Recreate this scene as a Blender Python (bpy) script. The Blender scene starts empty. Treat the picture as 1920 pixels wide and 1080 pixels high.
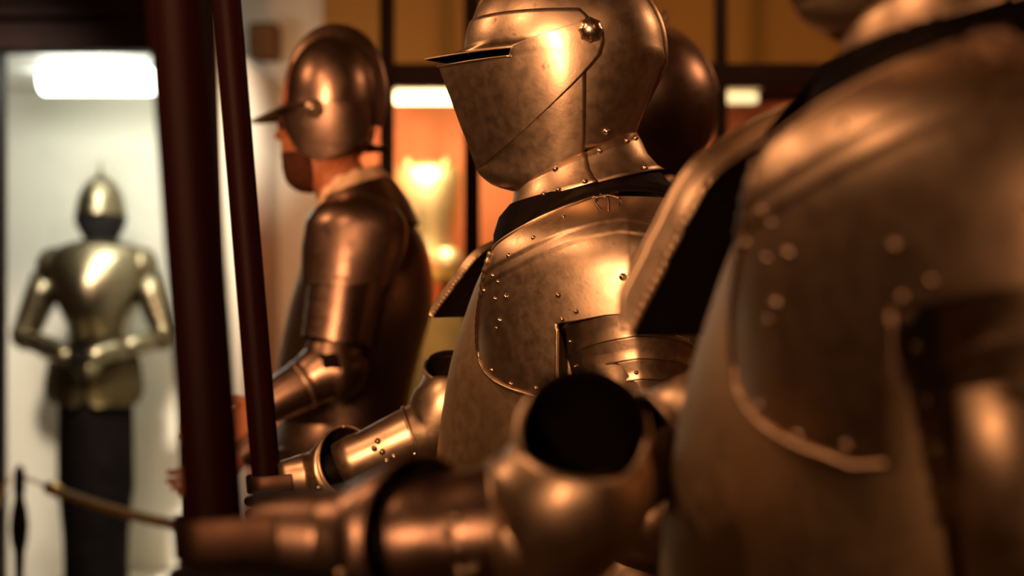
import bpy, bmesh, math, random
from mathutils import Vector, Matrix
random.seed(7)
PI = math.pi
D = bpy.data
SC = bpy.context.scene
C = SC.collection

# ------------------------------------------------------------------ camera, world, light, exposure
F = 1920 * 50 / 36.0            # focal length in pixels of the 1920 frame
CAMZ = 1.65
cam_d = D.cameras.new('camera'); cam_d.lens = 50; cam_d.sensor_width = 36
cam = D.objects.new('camera', cam_d); C.objects.link(cam)
cam.location = (0, 0, CAMZ); cam.rotation_euler = (PI / 2, 0, 0)
cam_d.dof.use_dof = True; cam_d.dof.focus_distance = 1.86; cam_d.dof.aperture_fstop = 2.2
cam_d.clip_start = 0.02
SC.camera = cam
SC.view_settings.view_transform = 'Standard'; SC.view_settings.look = 'None'
SC.view_settings.gamma = 1.0; SC.view_settings.exposure = 0.0
SC.view_settings.use_curve_mapping = False

world = D.worlds.new('world'); SC.world = world; world.use_nodes = True
world.node_tree.nodes['Background'].inputs[0].default_value = (1.0, 0.6, 0.32, 1)
world.node_tree.nodes['Background'].inputs[1].default_value = 0.01

WARM = (1.0, 0.48, 0.235)
def lamp(name, loc, target, size, power, color=WARM, spread=None, tall=None):
    l = D.lights.new(name, 'AREA'); l.shape = 'ELLIPSE' if tall else 'DISK'; l.size = size
    if tall: l.size_y = tall
    l.color = color; l.energy = power
    if spread: l.spread = spread
    o = D.objects.new(name, l); C.objects.link(o)
    o.location = loc
    d = Vector(target) - Vector(loc)
    o.rotation_euler = d.to_track_quat('-Z', 'Y').to_euler()
    return o
lamp('unseen_rear_lamp', (-0.88, -1.5, 2.22), (-0.30, 2.6, 2.04), 0.36, 12, tall=1.05, spread=math.radians(32))  # unseen key behind the camera, beam narrowed to miss the near armour
lamp('unseen_spot', (1.95, 3.3, 3.0), (0.3, 2.3, 1.9), 0.25, 9)
lamp('unseen_spot', (-2.1, 2.3, 3.1), (-0.1, 2.3, 1.7), 0.30, 14)
lamp('unseen_spot', (1.2, 0.2, 3.1), (0.4, 1.4, 1.7), 0.30, 2.5)
lamp('unseen_spot', (-1.2, 0.9, 3.1), (-0.3, 3.1, 1.8), 0.22, 14)
lamp('unseen_spot', (0.85, 3.9, 3.1), (0.8, 6.8, 2.0), 0.3, 13, (1.0, 0.62, 0.25))
lamp('unseen_spot', (-1.95, 4.35, 3.1), (-1.85, 6.9, 0.6), 0.3, 12, (1.0, 0.86, 0.66), math.radians(46))  # added out of view to brighten the lower alcove wall
lamp('unseen_rear_lamp', (0.30, -1.6, 2.05), (0.50, 0.95, 1.6), 0.2, 0.55, spread=math.radians(26), tall=0.8)  # unseen, added only for a highlight along the near armour's right edge
lamp('unseen_spot', (-0.34, 5.5, 2.95), (-1.2, 6.45, 1.2), 0.3, 17, (1.0, 0.89, 0.68), math.radians(80))  # added above the view to brighten the pale wall beside the alcove
lamp('showcase_fill', (-1.75, 5.78, 2.585), (-1.75, 6.9, 1.0), 0.36, 23, (0.97, 1.0, 0.89))  # unseen fill added behind the top beam to brighten the alcove
lamp('case_fill', (-0.33, 5.80, 2.40), (-0.33, 6.25, 1.55), 0.4, 6.5, (1.0, 0.72, 0.36))  # unseen fill added under the case top to help the glowing tubes
# the daylight-white tube and its diffuser are built in the showcase further down

def P(x, y, Y):                 # a point of the place, at depth Y
    return Vector(((x - 960) / F * Y, Y, CAMZ + (540 - y) / F * Y))

# ------------------------------------------------------------------ materials
def new_mat(name):
    m = D.materials.new(name); m.use_nodes = True
    nt = m.node_tree
    return m, nt, nt.nodes['Principled BSDF']
def noise(nt, scale, detail=4, rough=0.55, vec=None):
    n = nt.nodes.new('ShaderNodeTexNoise'); n.inputs['Scale'].default_value = scale
    n.inputs['Detail'].default_value = detail; n.inputs['Roughness'].default_value = rough
    if vec is None:
        tc = nt.nodes.new('ShaderNodeTexCoord'); vec = tc.outputs['Object']
    nt.links.new(vec, n.inputs['Vector'])
    return n
def ramp(nt, src, stops):
    r = nt.nodes.new('ShaderNodeValToRGB')
    e = r.color_ramp.elements
    while len(e) < len(stops): e.new(0.5)
    for k, (p, c) in enumerate(stops):
        e[k].position = p; e[k].color = (*c, 1) if len(c) == 3 else c
    nt.links.new(src, r.inputs[0]); return r
def steel(name, base, dark, rmin=0.33, rmax=0.44, pit=0.625, bump=0.12, pits=True):
    m, nt, b = new_mat(name)
    b.inputs['Metallic'].default_value = 1.0
    n1 = noise(nt, 9, 5); n2 = noise(nt, 64, 6, 0.66); n3 = noise(nt, 240, 3)
    r1 = ramp(nt, n1.outputs[0], [(0.34, tuple(c * 0.92 for c in base)), (0.66, base)])
    mix = nt.nodes.new('ShaderNodeMixRGB'); mix.inputs[2].default_value = (*dark, 1)
    nt.links.new(r1.outputs[0], mix.inputs[1])
    mp = ramp(nt, n2.outputs[0], [(pit, (0, 0, 0)), (pit + 0.09, (0.85, 0.85, 0.85))])
    nt.links.new(mp.outputs[0], mix.inputs[0])
    nt.links.new(mix.outputs[0], b.inputs['Base Color'])
    rr = ramp(nt, n2.outputs[0], [(0.3, (rmin,) * 3), (0.72, (rmax,) * 3)])
    nt.links.new(rr.outputs[0], b.inputs['Roughness'])
    bp = nt.nodes.new('ShaderNodeBump'); bp.inputs['Strength'].default_value = bump; bp.inputs['Distance'].default_value = 0.001
    nt.links.new(n3.outputs[0], bp.inputs['Height'])
    bp2 = nt.nodes.new('ShaderNodeBump'); bp2.inputs['Strength'].default_value = 0.06; bp2.inputs['Distance'].default_value = 0.004
    n4 = noise(nt, 22, 2)
    nt.links.new(n4.outputs[0], bp2.inputs['Height']); nt.links.new(bp.outputs[0], bp2.inputs['Normal'])
    nt.links.new(bp2.outputs[0], b.inputs['Normal'])
    return m
def plain(name, col, rough=0.6, metal=0.0, var=0.25, scale=12, bump=0.2, coat=0.0):
    m, nt, b = new_mat(name)
    if max(col) < .06: b.inputs['Specular IOR Level'].default_value = 0.05
    n = noise(nt, scale, 5)
    r = ramp(nt, n.outputs[0], [(0.3, tuple(c * (1 - var) for c in col)), (0.7, tuple(min(1, c * (1 + var)) for c in col))])
    nt.links.new(r.outputs[0], b.inputs['Base Color'])
    b.inputs['Roughness'].default_value = rough; b.inputs['Metallic'].default_value = metal
    b.inputs['Coat Weight'].default_value = coat
    if bump:
        bp = nt.nodes.new('ShaderNodeBump'); bp.inputs['Strength'].default_value = bump; bp.inputs['Distance'].default_value = 0.002
        n3 = noise(nt, scale * 12, 3); nt.links.new(n3.outputs[0], bp.inputs['Height'])
        nt.links.new(bp.outputs[0], b.inputs['Normal'])
    return m
def emis(name, col, strength):
    m, nt, b = new_mat(name)
    b.inputs['Base Color'].default_value = (*col, 1)
    b.inputs['Emission Color'].default_value = (*col, 1); b.inputs['Emission Strength'].default_value = strength
    return m

STEEL = steel('worn_steel', (0.54, 0.405, 0.265), (0.20, 0.13, 0.08), 0.34, 0.46)
STEEL_SATIN = steel('satin_steel', (0.46, 0.335, 0.19), (0.32, 0.22, 0.13), 0.44, 0.56, 0.70, 0.08)
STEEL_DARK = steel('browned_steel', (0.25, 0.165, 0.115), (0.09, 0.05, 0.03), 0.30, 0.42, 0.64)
STEEL_FAR = steel('olive_steel', (0.19, 0.155, 0.095), (0.08, 0.06, 0.03), 0.27, 0.40, 0.6)
STEEL_BROWN = steel('dark_brown_steel', (0.045, 0.026, 0.017), (0.03, 0.016, 0.01), 0.45, 0.55, 0.66)
STEEL_TASSET = steel('dull_brown_steel', (0.10, 0.075, 0.035), (0.05, 0.035, 0.02), 0.42, 0.55, 0.6)
BLACK_IN = plain('inside_shade', (0.006, 0.003, 0.002), 0.9, 0, 0.3, 20)  # near-black on inner faces stands in for shade inside the hollow plates
RIVET = steel('rivet_steel', (0.66, 0.52, 0.38), (0.3, 0.2, 0.12), 0.22, 0.34, 0.75, 0.02)
BRASS = steel('brass', (0.70, 0.44, 0.16), (0.3, 0.18, 0.06), 0.25, 0.4, 0.7)
GILT = steel('gilt_metal', (0.86, 0.68, 0.34), (0.5, 0.36, 0.14), 0.48, 0.6, 0.7)
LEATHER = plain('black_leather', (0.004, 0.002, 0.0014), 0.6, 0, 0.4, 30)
BUFF = plain('buff_leather', (0.50, 0.33, 0.19), 0.8, 0, 0.25, 25, 0.5)
SKIN = plain('painted_skin', (0.27, 0.09, 0.033), 0.55, 0, 0.12, 14, 0.05)
BEARD = plain('dark_beard', (0.045, 0.015, 0.007), 0.9, 0, 0.3, 60, 0.6)
CLOTH = plain('dark_cloth', (0.0045, 0.003, 0.0026), 0.9, 0, 0.4, 18, 0.5)
LINEN = plain('white_linen', (0.72, 0.66, 0.58), 0.85, 0, 0.08, 40, 0.3)
BROWN_LEATHER = plain('brown_leather', (0.055, 0.028, 0.013), 0.6, 0, 0.3, 24)
ROPE = plain('yellow_rope', (0.20, 0.125, 0.022), 0.75, 0, 0.35, 60, 0.8)
BLACKMETAL = plain('black_metal', (0.012, 0.011, 0.010), 0.45, 0, 0.2, 30, 0.05)
FRAME = plain('dark_frame_paint', (0.006, 0.0012, 0.0009), 0.6, 0, 0.3, 14, 0.1)
PLINTH = plain('dark_plinth_wood', (0.05, 0.022, 0.012), 0.5, 0, 0.3, 8)
WHITE = plain('white_housing', (0.75, 0.74, 0.7), 0.5, 0, 0.04, 6, 0)

def wood_pole():
    m, nt, b = new_mat('dark_red_wood')
    tc = nt.nodes.new('ShaderNodeTexCoord'); mp = nt.nodes.new('ShaderNodeMapping')
    mp.inputs['Scale'].default_value = (60, 60, 2.2); nt.links.new(tc.outputs['Object'], mp.inputs['Vector'])
    n = noise(nt, 1.0, 5, 0.6, mp.outputs[0])
    r = ramp(nt, n.outputs[0], [(0.3, (0.003, 0.0003, 0.0003)), (0.7, (0.009, 0.0008, 0.0006))])
    nt.links.new(r.outputs[0], b.inputs['Base Color']); b.inputs['Roughness'].default_value = 0.55; b.inputs['Specular IOR Level'].default_value = 0.04
    return m
WOOD = wood_pole()
def plaster(name, col, stain, amt=0.6, scale=1.6):
    m, nt, b = new_mat(name)
    n = noise(nt, scale, 5, 0.6); n2 = noise(nt, 60, 3)
    r = ramp(nt, n.outputs[0], [(0.56, col), (0.78, tuple(a * (1 - amt) + s * amt for a, s in zip(col, stain)))])
    nt.links.new(r.outputs[0], b.inputs['Base Color']); b.inputs['Roughness'].default_value = 0.9
    bp = nt.nodes.new('ShaderNodeBump'); bp.inputs['Strength'].default_value = 0.15; bp.inputs['Distance'].default_value = 0.003
    nt.links.new(n2.outputs[0], bp.inputs['Height']); nt.links.new(bp.outputs[0], b.inputs['Normal'])
    return m
PLASTER = plaster('pale_plaster', (0.76, 0.72, 0.62), (0.36, 0.34, 0.22))
OCHRE = plaster('ochre_plaster', (0.34, 0.175, 0.035), (0.24, 0.115, 0.025), 0.4)
ROOMWALL = plaster('brown_wall', (0.17, 0.075, 0.022), (0.11, 0.045, 0.014), 0.4)
RED = plaster('orange_red_panel', (0.85, 0.33, 0.17), (0.75, 0.25, 0.12), 0.3)
FLOORM = plain('brown_floor', (0.12, 0.07, 0.045), 0.45, 0, 0.25, 3, 0.1)
OLIVE = plain('olive_cloth', (0.34, 0.23, 0.06), 0.85, 0, 0.25, 10, 0.4)

# ------------------------------------------------------------------ mesh helpers
def finish(name, bm, mat, parent=None, smooth=True, solid=0.0, inner=None, ref=None, sub=0, loc=None):
    if ref is not None:         # outward faces, so the painted inner shade comes on the inside
        s = 0.0
        for f in bm.faces:
            s += f.normal.dot(f.calc_center_median() - Vector(ref)) * f.calc_area()
        if s < 0: bmesh.ops.reverse_faces(bm, faces=bm.faces[:])
    me = D.meshes.new(name); bm.to_mesh(me); bm.free()
    if smooth:
        for p in me.polygons: p.use_smooth = True
    me.materials.append(mat)
    o = D.objects.new(name, me); C.objects.link(o)
    if parent: o.parent = parent
    if loc is not None: o.location = loc
    if sub:
        s_ = o.modifiers.new('sub', 'SUBSURF'); s_.levels = sub; s_.render_levels = sub
    if solid:
        md = o.modifiers.new('solid', 'SOLIDIFY'); md.thickness = solid; md.offset = -1
        if inner: me.materials.append(inner); md.material_offset = 1
        if mat not in (STEEL,):
            es = o.modifiers.new('edges', 'EDGE_SPLIT'); es.split_angle = 0.75; es.use_edge_sharp = False
    return o
def loft(rings, closed=True, cap=(False, False), bm=None):
    bm = bm or bmesh.new()
    vs = [[bm.verts.new(p) for p in r] for r in rings]
    n = len(rings[0])
    for a, b in zip(vs, vs[1:]):
        for k in range(n if closed else n - 1):
            j = (k + 1) % n
            try: bm.faces.new((a[k], a[j], b[j], b[k]))
            except ValueError: pass
    if cap[0]: bm.faces.new(vs[0][::-1])
    if cap[1]: bm.faces.new(vs[-1])
    bm.normal_update()
    return bm
def frame_along(pts):
    """right-handed (u, v) frames along a path, transported without twist"""
    pts = [Vector(p) for p in pts]; T = []
    for k in range(len(pts)):
        a = pts[max(0, k - 1)]; b = pts[min(len(pts) - 1, k + 1)]
        T.append((b - a).normalized())
    u = T[0].orthogonal().normalized(); out = []
    for t in T:
        u = (u - t * u.dot(t)).normalized(); out.append((u, t.cross(u), t))
    return pts, out
def tube_rings(path, radii, seg=20):
    pts, fr = frame_along(path); R = []
    for p, (u, v, t), r in zip(pts, fr, radii):
        ra, rb = r if isinstance(r, tuple) else (r, r)
        R.append([p + u * ra * math.cos(2 * PI * k / seg) + v * rb * math.sin(2 * PI * k / seg) for k in range(seg)])
    return R
def tube_bm(path, radii, seg=20, caps=True, bm=None):
    if not isinstance(radii, (list, tuple)): radii = [radii] * len(path)
    return loft(tube_rings(path, radii, seg), True, (caps, caps), bm)
def catmull(pts, n=8):
    pts = [Vector(p) for p in pts]; out = []
    for i in range(len(pts) - 1):
        p0, p1, p2, p3 = pts[max(0, i - 1)], pts[i], pts[i + 1], pts[min(len(pts) - 1, i + 2)]
        for k in range(n):
            t = k / n
            out.append(0.5 * ((2 * p1) + (p2 - p0) * t + (2 * p0 - 5 * p1 + 4 * p2 - p3) * t * t + (3 * p1 - p0 - 3 * p2 + p3) * t ** 3))
    out.append(pts[-1]); return out
def itp(x, tab):                # smooth-ish interpolation in a table of (x, value)
    if x <= tab[0][0]: return tab[0][1]
    for (a, va), (b, vb) in zip(tab, tab[1:]):
        if x <= b:
            return va + (vb - va) * (x - a) / (b - a)
    return tab[-1][1]
def sitp(x, tab):               # Catmull-Rom version
    if x <= tab[0][0]: return tab[0][1]
    n = len(tab)
    for i in range(n - 1):
        if x <= tab[i + 1][0]:
            x0, y0 = tab[i]; x1, y1 = tab[i + 1]; h = x1 - x0
            m0 = (y1 - tab[i - 1][1]) / (x1 - tab[i - 1][0]) if i > 0 else (y1 - y0) / h
            m1 = (tab[i + 2][1] - y0) / (tab[i + 2][0] - x0) if i + 2 < n else (y1 - y0) / h
            t = (x - x0) / h
            return (2 * t ** 3 - 3 * t * t + 1) * y0 + (t ** 3 - 2 * t * t + t) * h * m0 + (-2 * t ** 3 + 3 * t * t) * y1 + (t ** 3 - t * t) * h * m1
    return tab[-1][1]
def box_bm(lo, hi, bev=0.0, bm=None):
    bm = bm or bmesh.new()
    c = [bm.verts.new((x, y, z)) for x in (lo[0], hi[0]) for y in (lo[1], hi[1]) for z in (lo[2], hi[2])]
    F_ = [bm.faces.new([c[i] for i in q]) for q in ((0, 1, 3, 2), (4, 6, 7, 5), (0, 4, 5, 1), (2, 3, 7, 6), (0, 2, 6, 4), (1, 5, 7, 3))]
    bmesh.ops.recalc_face_normals(bm, faces=F_)
    if bev:
        es = list({e for f in F_ for e in f.edges})
        bmesh.ops.bevel(bm, geom=es, offset=bev, segments=3, profile=0.5, affect='EDGES')
    return bm
def lathe_bm(prof, seg=32, center=(0, 0, 0)):
    R = [[(center[0] + r * math.cos(2 * PI * k / seg), center[1] + r * math.sin(2 * PI * k / seg), center[2] + z) for k in range(seg)] for r, z in prof]
    return loft(R, True, (True, True))
def empty(name, loc, label, cat, group=None, rotz=0):
    o = D.objects.new(name, None); C.objects.link(o); o.location = loc; o.rotation_euler = (0, 0, rotz)
    o.empty_display_size = 0.1
    o['label'] = label; o['category'] = cat
    if group: o['group'] = group
    return o
def tag(o, label, cat, group=None):
    o['label'] = label; o['category'] = cat
    if group: o['group'] = group
    return o
def struct(o):
    o['kind'] = 'structure'; return o

_rivet_me = {}
def rivet(parent, p, nrm, r=0.0035, mat=None, name='rivet'):
    key = (round(r, 4), (mat or RIVET).name)
    if key not in _rivet_me:
        bm = bmesh.new()
        prof = [(1.25, -0.3), (1.25, 0.05), (1.0, 0.18), (0.85, 0.55), (0.5, 0.86), (0.12, 1.0)]
        R = [[(r * a * math.cos(2 * PI * k / 14), r * a * math.sin(2 * PI * k / 14), r * z) for k in range(14)] for a, z in prof]
        loft(R, True, (False, True), bm)
        me = D.meshes.new('rivet'); bm.to_mesh(me); bm.free()
        for q in me.polygons: q.use_smooth = True
        me.materials.append(mat or RIVET); _rivet_me[key] = me
    o = D.objects.new(name, _rivet_me[key]); C.objects.link(o); o.parent = parent
    o.location = p; o.rotation_mode = 'QUATERNION'
    o.rotation_quaternion = Vector(nrm).to_track_quat('Z', 'Y')
    return o

# ------------------------------------------------------------------ THE FULL PLATE ARMOUR (two of them share this builder)
# local frame: the figure faces -X, its left side is -Y, Z is up from the soles of its feet
MX, MY, MZ = 0.0975, 2.0, 0.25                     # where the middle armour stands
PXM = 2.0 / F; PXS = 1.8 / F
def mx(px): return (px - 960) * PXM - MX           # middle plane of the figure
def mz(py): return CAMZ - MZ + (540 - py) * PXM
def sx(px): return (px - 960) * PXS - MX           # plane of the near shoulder
def sz(py): return CAMZ - MZ + (540 - py) * PXS

def sec(t, xf, xb, xc, hw, z, p=2.0, mixp=0.0):
    """one point of a horizontal section: t=0 front, t=+90deg the camera side (-Y), 180 back"""
    c = math.cos(t)
    if c >= 0:
        x = xc - (xc - xf) * c
        w_round = abs(math.sin(t)); w_keel = 1 - c ** p
        w = w_round * (1 - mixp) + w_keel * mixp
    else:
        x = xc - (xb - xc) * c
        w = abs(math.sin(t))
    y = -hw * w if math.sin(t) >= 0 else hw * w
    return (x, y, z)
def t_of(x, xf, xb, xc):
    if x <= xc: return math.acos(max(-1, min(1, (xc - x) / (xc - xf))))
    return PI - math.acos(max(-1, min(1, (x - xc) / (xb - xc))))

HXC = 1058
def skull_hl(y):                # half length of the bowl in the side view
    return 184 * math.sqrt(max(0.0, 1 - ((95 - y) / 166.0) ** 2)) if y < 95 else 184
def head_hw(y):                 # half width, metres
    if y < 95: return 0.117 * math.sqrt(max(0.0, 1 - ((95 - y) / 166.0) ** 2))
    return sitp(y, [(95, .117), (140, .116), (190, .110), (240, .099), (290, .086), (330, .074), (362, .060)])
def head_back(y):
    return sitp(y, [(-71, 1058), (95, 1242), (140, 1234), (180, 1219), (220, 1203), (260, 1190), (300, 1186)]) if y > 95 else HXC + skull_hl(y)
def visor_front(y):
    return 818 + (y - 115) * 0.372

def build_helmet(root, name_label=None):
    # skull bowl: full rings above the brow, only the back half below it
    rings = []; ys = [-70.5, -70, -68, -64, -58, -50, -40, -28, -14, 2, 18, 34, 50, 66, 82, 98]
    N = 72
    for y in ys:
        hl = skull_hl(y); hw = head_hw(y)
        tb = t_of(mx(1072), mx(HXC - 184), mx(head_back(98)), mx(HXC))
        ts = [tb + (2 * PI - 2 * tb) * k / 60 for k in range(60)] + [-tb + 2 * tb * k / 64 for k in range(64)]
        rings.append([sec(t, mx(HXC - hl), mx(head_back(98) if y == 98 else HXC + hl), mx(HXC), hw, mz(y)) for t in ts])
    bm = loft(rings, True, (True, False))
    rings = []
    for y in [98, 108, 120, 134, 150, 168, 186, 204, 222, 240, 258, 276, 292]:
        hw = head_hw(y); xf, xb, xc = mx(HXC - 184), mx(head_back(y)), mx(HXC)
        tb = t_of(mx(1072), xf, xb, xc)
        rings.append([sec(tb + (2 * PI - 2 * tb) * k / 60, xf, xb, xc, hw, mz(y)) for k in range(61)])
    loft(rings, False, (False, False), bm)
    bmesh.ops.remove_doubles(bm, verts=bm.verts[:], dist=0.0004); bm.normal_update()
    helm = finish('helmet', bm, STEEL, root, solid=0.0022, inner=BLACK_IN, ref=(mx(1058), 0, mz(95)))
    # medial comb over the crown and down the back
    def comb_pt(a, dr):
        if a < 0.0: pass
        y = 95 - math.sin(a) * (166 + dr); x = HXC - math.cos(a) * (184 + dr)
        return x, y
    path = []
    for k in range(30):
        a = 0.35 + (PI - 0.35) * k / 29
        x, y = comb_pt(a, 0); path.append((mx(x), 0, mz(y)))
    for y in (120, 150, 180, 210, 236): path.append((mx(head_back(y)), 0, mz(y)))
    R = []
    pts = [Vector(p) for p in path]
    for k, p in enumerate(pts):
        T = (pts[min(len(pts) - 1, k + 1)] - pts[max(0, k - 1)]).normalized()
        nr = Vector((-T.z, 0, T.x))
        if nr.dot(p - Vector((mx(1058), 0, mz(95)))) < 0: nr = -nr
        h = 0.0105 * math.sin(PI * min(1, (k + 1) / 8) / 2) * (1 if k < len(pts) - 4 else (len(pts) - k) / 5)
        R.append([p + Vector((0, s * w, 0)) + nr * (hh * h - 0.003) for s, w, hh in ((1, .013, 0), (1, .006, .55), (1, .003, 1.0), (-1, .003, 1.0), (-1, .006, .55), (-1, .013, 0))])
    finish('comb', loft(R, False, (False, False)), STEEL, helm)
    # brow plate with its peak over the sight
    off = 0.0026
    rings = []
    for y in [44, 52, 60, 68, 76, 84, 91, 97, 102, 106, 108.5, 110]:
        hl = skull_hl(y); hw = head_hw(y) + off
        lip = max(0.0, (y - 96) / 14.0) ** 1.7
        front = HXC - hl - 3 - lip * (HXC - hl - 3 - 796)
        xr = itp(y, [(44, 1080), (60, 1096), (85, 1090), (98, 1030), (110, 957)])
        xf, xb, xc = mx(front), mx(HXC + hl + 3), mx(HXC)
        tb = t_of(mx(xr), xf, xb, xc)
        rings.append([sec(-tb + 2 * tb * k / 64, xf, xb, xc, hw, mz(y), 1.75, min(1, lip * 1.3)) for k in range(65)])
    brow = finish('brow_plate', loft(rings, False), STEEL, helm, solid=0.002, inner=BLACK_IN, ref=(mx(1058), 0, mz(95)))
    # visor: pointed prow below the sight, running back to the pivot
    rings = []
    for y in [124, 127, 132, 140, 152, 166, 182, 200, 218, 236, 254, 272, 288, 302, 312, 317]:
        hw = head_hw(y) + 0.0045
        xr = sitp(y, [(116, 1122), (130, 1114), (163, 1085), (196, 1051), (248, 991), (290, 935), (318, 893)])
        xf, xb, xc = mx(visor_front(y)), mx(head_back(y)), mx(HXC)
        xr = max(xr, visor_front(y) + 1.0)
        xs_ = min(954, visor_front(y) * .5 + xr * .5); tf_ = t_of(mx(xs_), xf, xb, xc)
        side = [t_of(mx(xs_ + (xr - xs_) * k / 24), xf, xb, xc) for k in range(25)]
        ts = [-t for t in side[::-1]] + [-tf_ + 2 * tf_ * k / 60 for k in range(1, 60)] + side
        rings.append([sec(t, xf, xb, xc, hw, mz(y), 1.72, 1.0) for t in ts])
    bm = loft(rings, False)
    for s in (1, -1):           # the two arms of the visor up to its pivots
        rings = []
        for y in [66, 70, 74, 78, 84, 90, 96, 102, 108, 114, 119, 124]:
            b = max(0.0, min(1.0, (y - 84) / 40.0))
            xl = itp(y, [(66, 1088), (74, 1072), (90, 1016), (107, 958), (124, 954)])
            xr = sitp(y, [(66, 1108), (74, 1116), (88, 1122), (104, 1123), (116, 1120), (124, 1117)])
            if y == 124: xr = sitp(y, [(116, 1122), (130, 1114), (163, 1085), (196, 1051), (248, 991), (290, 935), (318, 893)])
            f0, f1 = HXC - skull_hl(y), visor_front(max(y, 115))
            hw = head_hw(y) + 0.0052
            row = []
            for k in range(25):
                x = mx(xl + (xr - xl) * k / 24)
                pa = sec(t_of(x, mx(f0), mx(HXC + 184), mx(HXC)), mx(f0), mx(HXC + 184), mx(HXC), hw, mz(y))
                pb = sec(t_of(x, mx(f1), mx(head_back(y)), mx(HXC)), mx(f1), mx(head_back(y)), mx(HXC), hw - .0007, mz(y), 1.72, 1.0)
                yy = pa[1] * (1 - b) + pb[1] * b
                row.append((x, yy * s, mz(y)))
            rings.append(row)
        loft(rings, False, (False, False), bm)
    bmesh.ops.remove_doubles(bm, verts=bm.verts[:], dist=0.0005); bmesh.ops.recalc_face_normals(bm, faces=bm.faces[:]); bm.normal_update()
    visor = finish('visor', bm, STEEL, helm, solid=0.0022, inner=BLACK_IN, ref=(mx(1058), 0, mz(150)))
    # raised rim along the lower edge of the sight
    y = 125
    xf, xb, xc = mx(visor_front(y) - 1), mx(head_back(y)), mx(HXC); tb = t_of(mx(957), xf, xb, xc)
    path = [sec(-tb + 2 * tb * k / 60, xf, xb, xc, head_hw(y) + .0052, mz(y), 1.72, 1.0) for k in range(61)]
    finish('rim', tube_bm(path, 0.0016, 8), STEEL, visor)
    # bevor: chin and cheek below the diagonal
    rings = []
    for y in [146, 166, 186, 206, 226, 246, 266, 286, 302, 316, 328, 338, 346, 352, 357]:
        hw = head_hw(y) + 0.0022 if y < 318 else head_hw(y) + 0.0022
        fr = visor_front(y) + 6 if y < 316 else sitp(y, [(316, 893), (328, 900), (338, 910), (346, 922), (352, 936), (357, 956)])
        xf, xb, xc = mx(fr), mx(head_back(y)), mx(HXC)
        tb = t_of(mx(1091), xf, xb, xc)
        mp_ = 1.0 if y < 316 else 1 - (y - 316) / 60
        rings.append([sec(-tb + 2 * tb * k / 72, xf, xb, xc, hw, mz(y), 1.72, mp_) for k in range(73)])
    finish('bevor', loft(rings, False), STEEL, helm, solid=0.002, inner=BLACK_IN, ref=(mx(1058), 0, mz(230)))
    # pivots
    for s in (-1, 1):
        p = Vector((mx(1098), s * (head_hw(85) * 0.985 + 0.004), mz(85)))
        bm = bmesh.new(); N = 24; R = []
        for r, h in ((0.0165, -.004), (0.0165, .0015), (0.0150, .004), (0.0125, .0085), (0.0085, .0118), (0.004, .0135), (0.0008, .0138)):
            R.append([(r * (1 + 0.07 * math.cos(8 * 2 * PI * k / N)) * math.cos(2 * PI * k / N), r * (1 + 0.07 * math.cos(8 * 2 * PI * k / N)) * math.sin(2 * PI * k / N), h) for k in range(N)])
        loft(R, True, (False, True), bm)
        o = finish('pivot_boss', bm, RIVET, helm); o.location = p
        o.rotation_euler = (PI / 2 if s < 0 else -PI / 2, 0, 0)
    for s in (1, -1):
        for (px, py) in ((1130, 258), (1092, 120)) [:1]:
            x = mx(px); xf, xb, xc = mx(HXC - 184), mx(head_back(py)), mx(HXC)
            q = sec(t_of(x, xf, xb, xc), xf, xb, xc, head_hw(py) + .001, mz(py))
            rivet(helm, (q[0], q[1] * s, q[2]), (0.35, -s, -0.1), 0.0042)
    return helm

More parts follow.
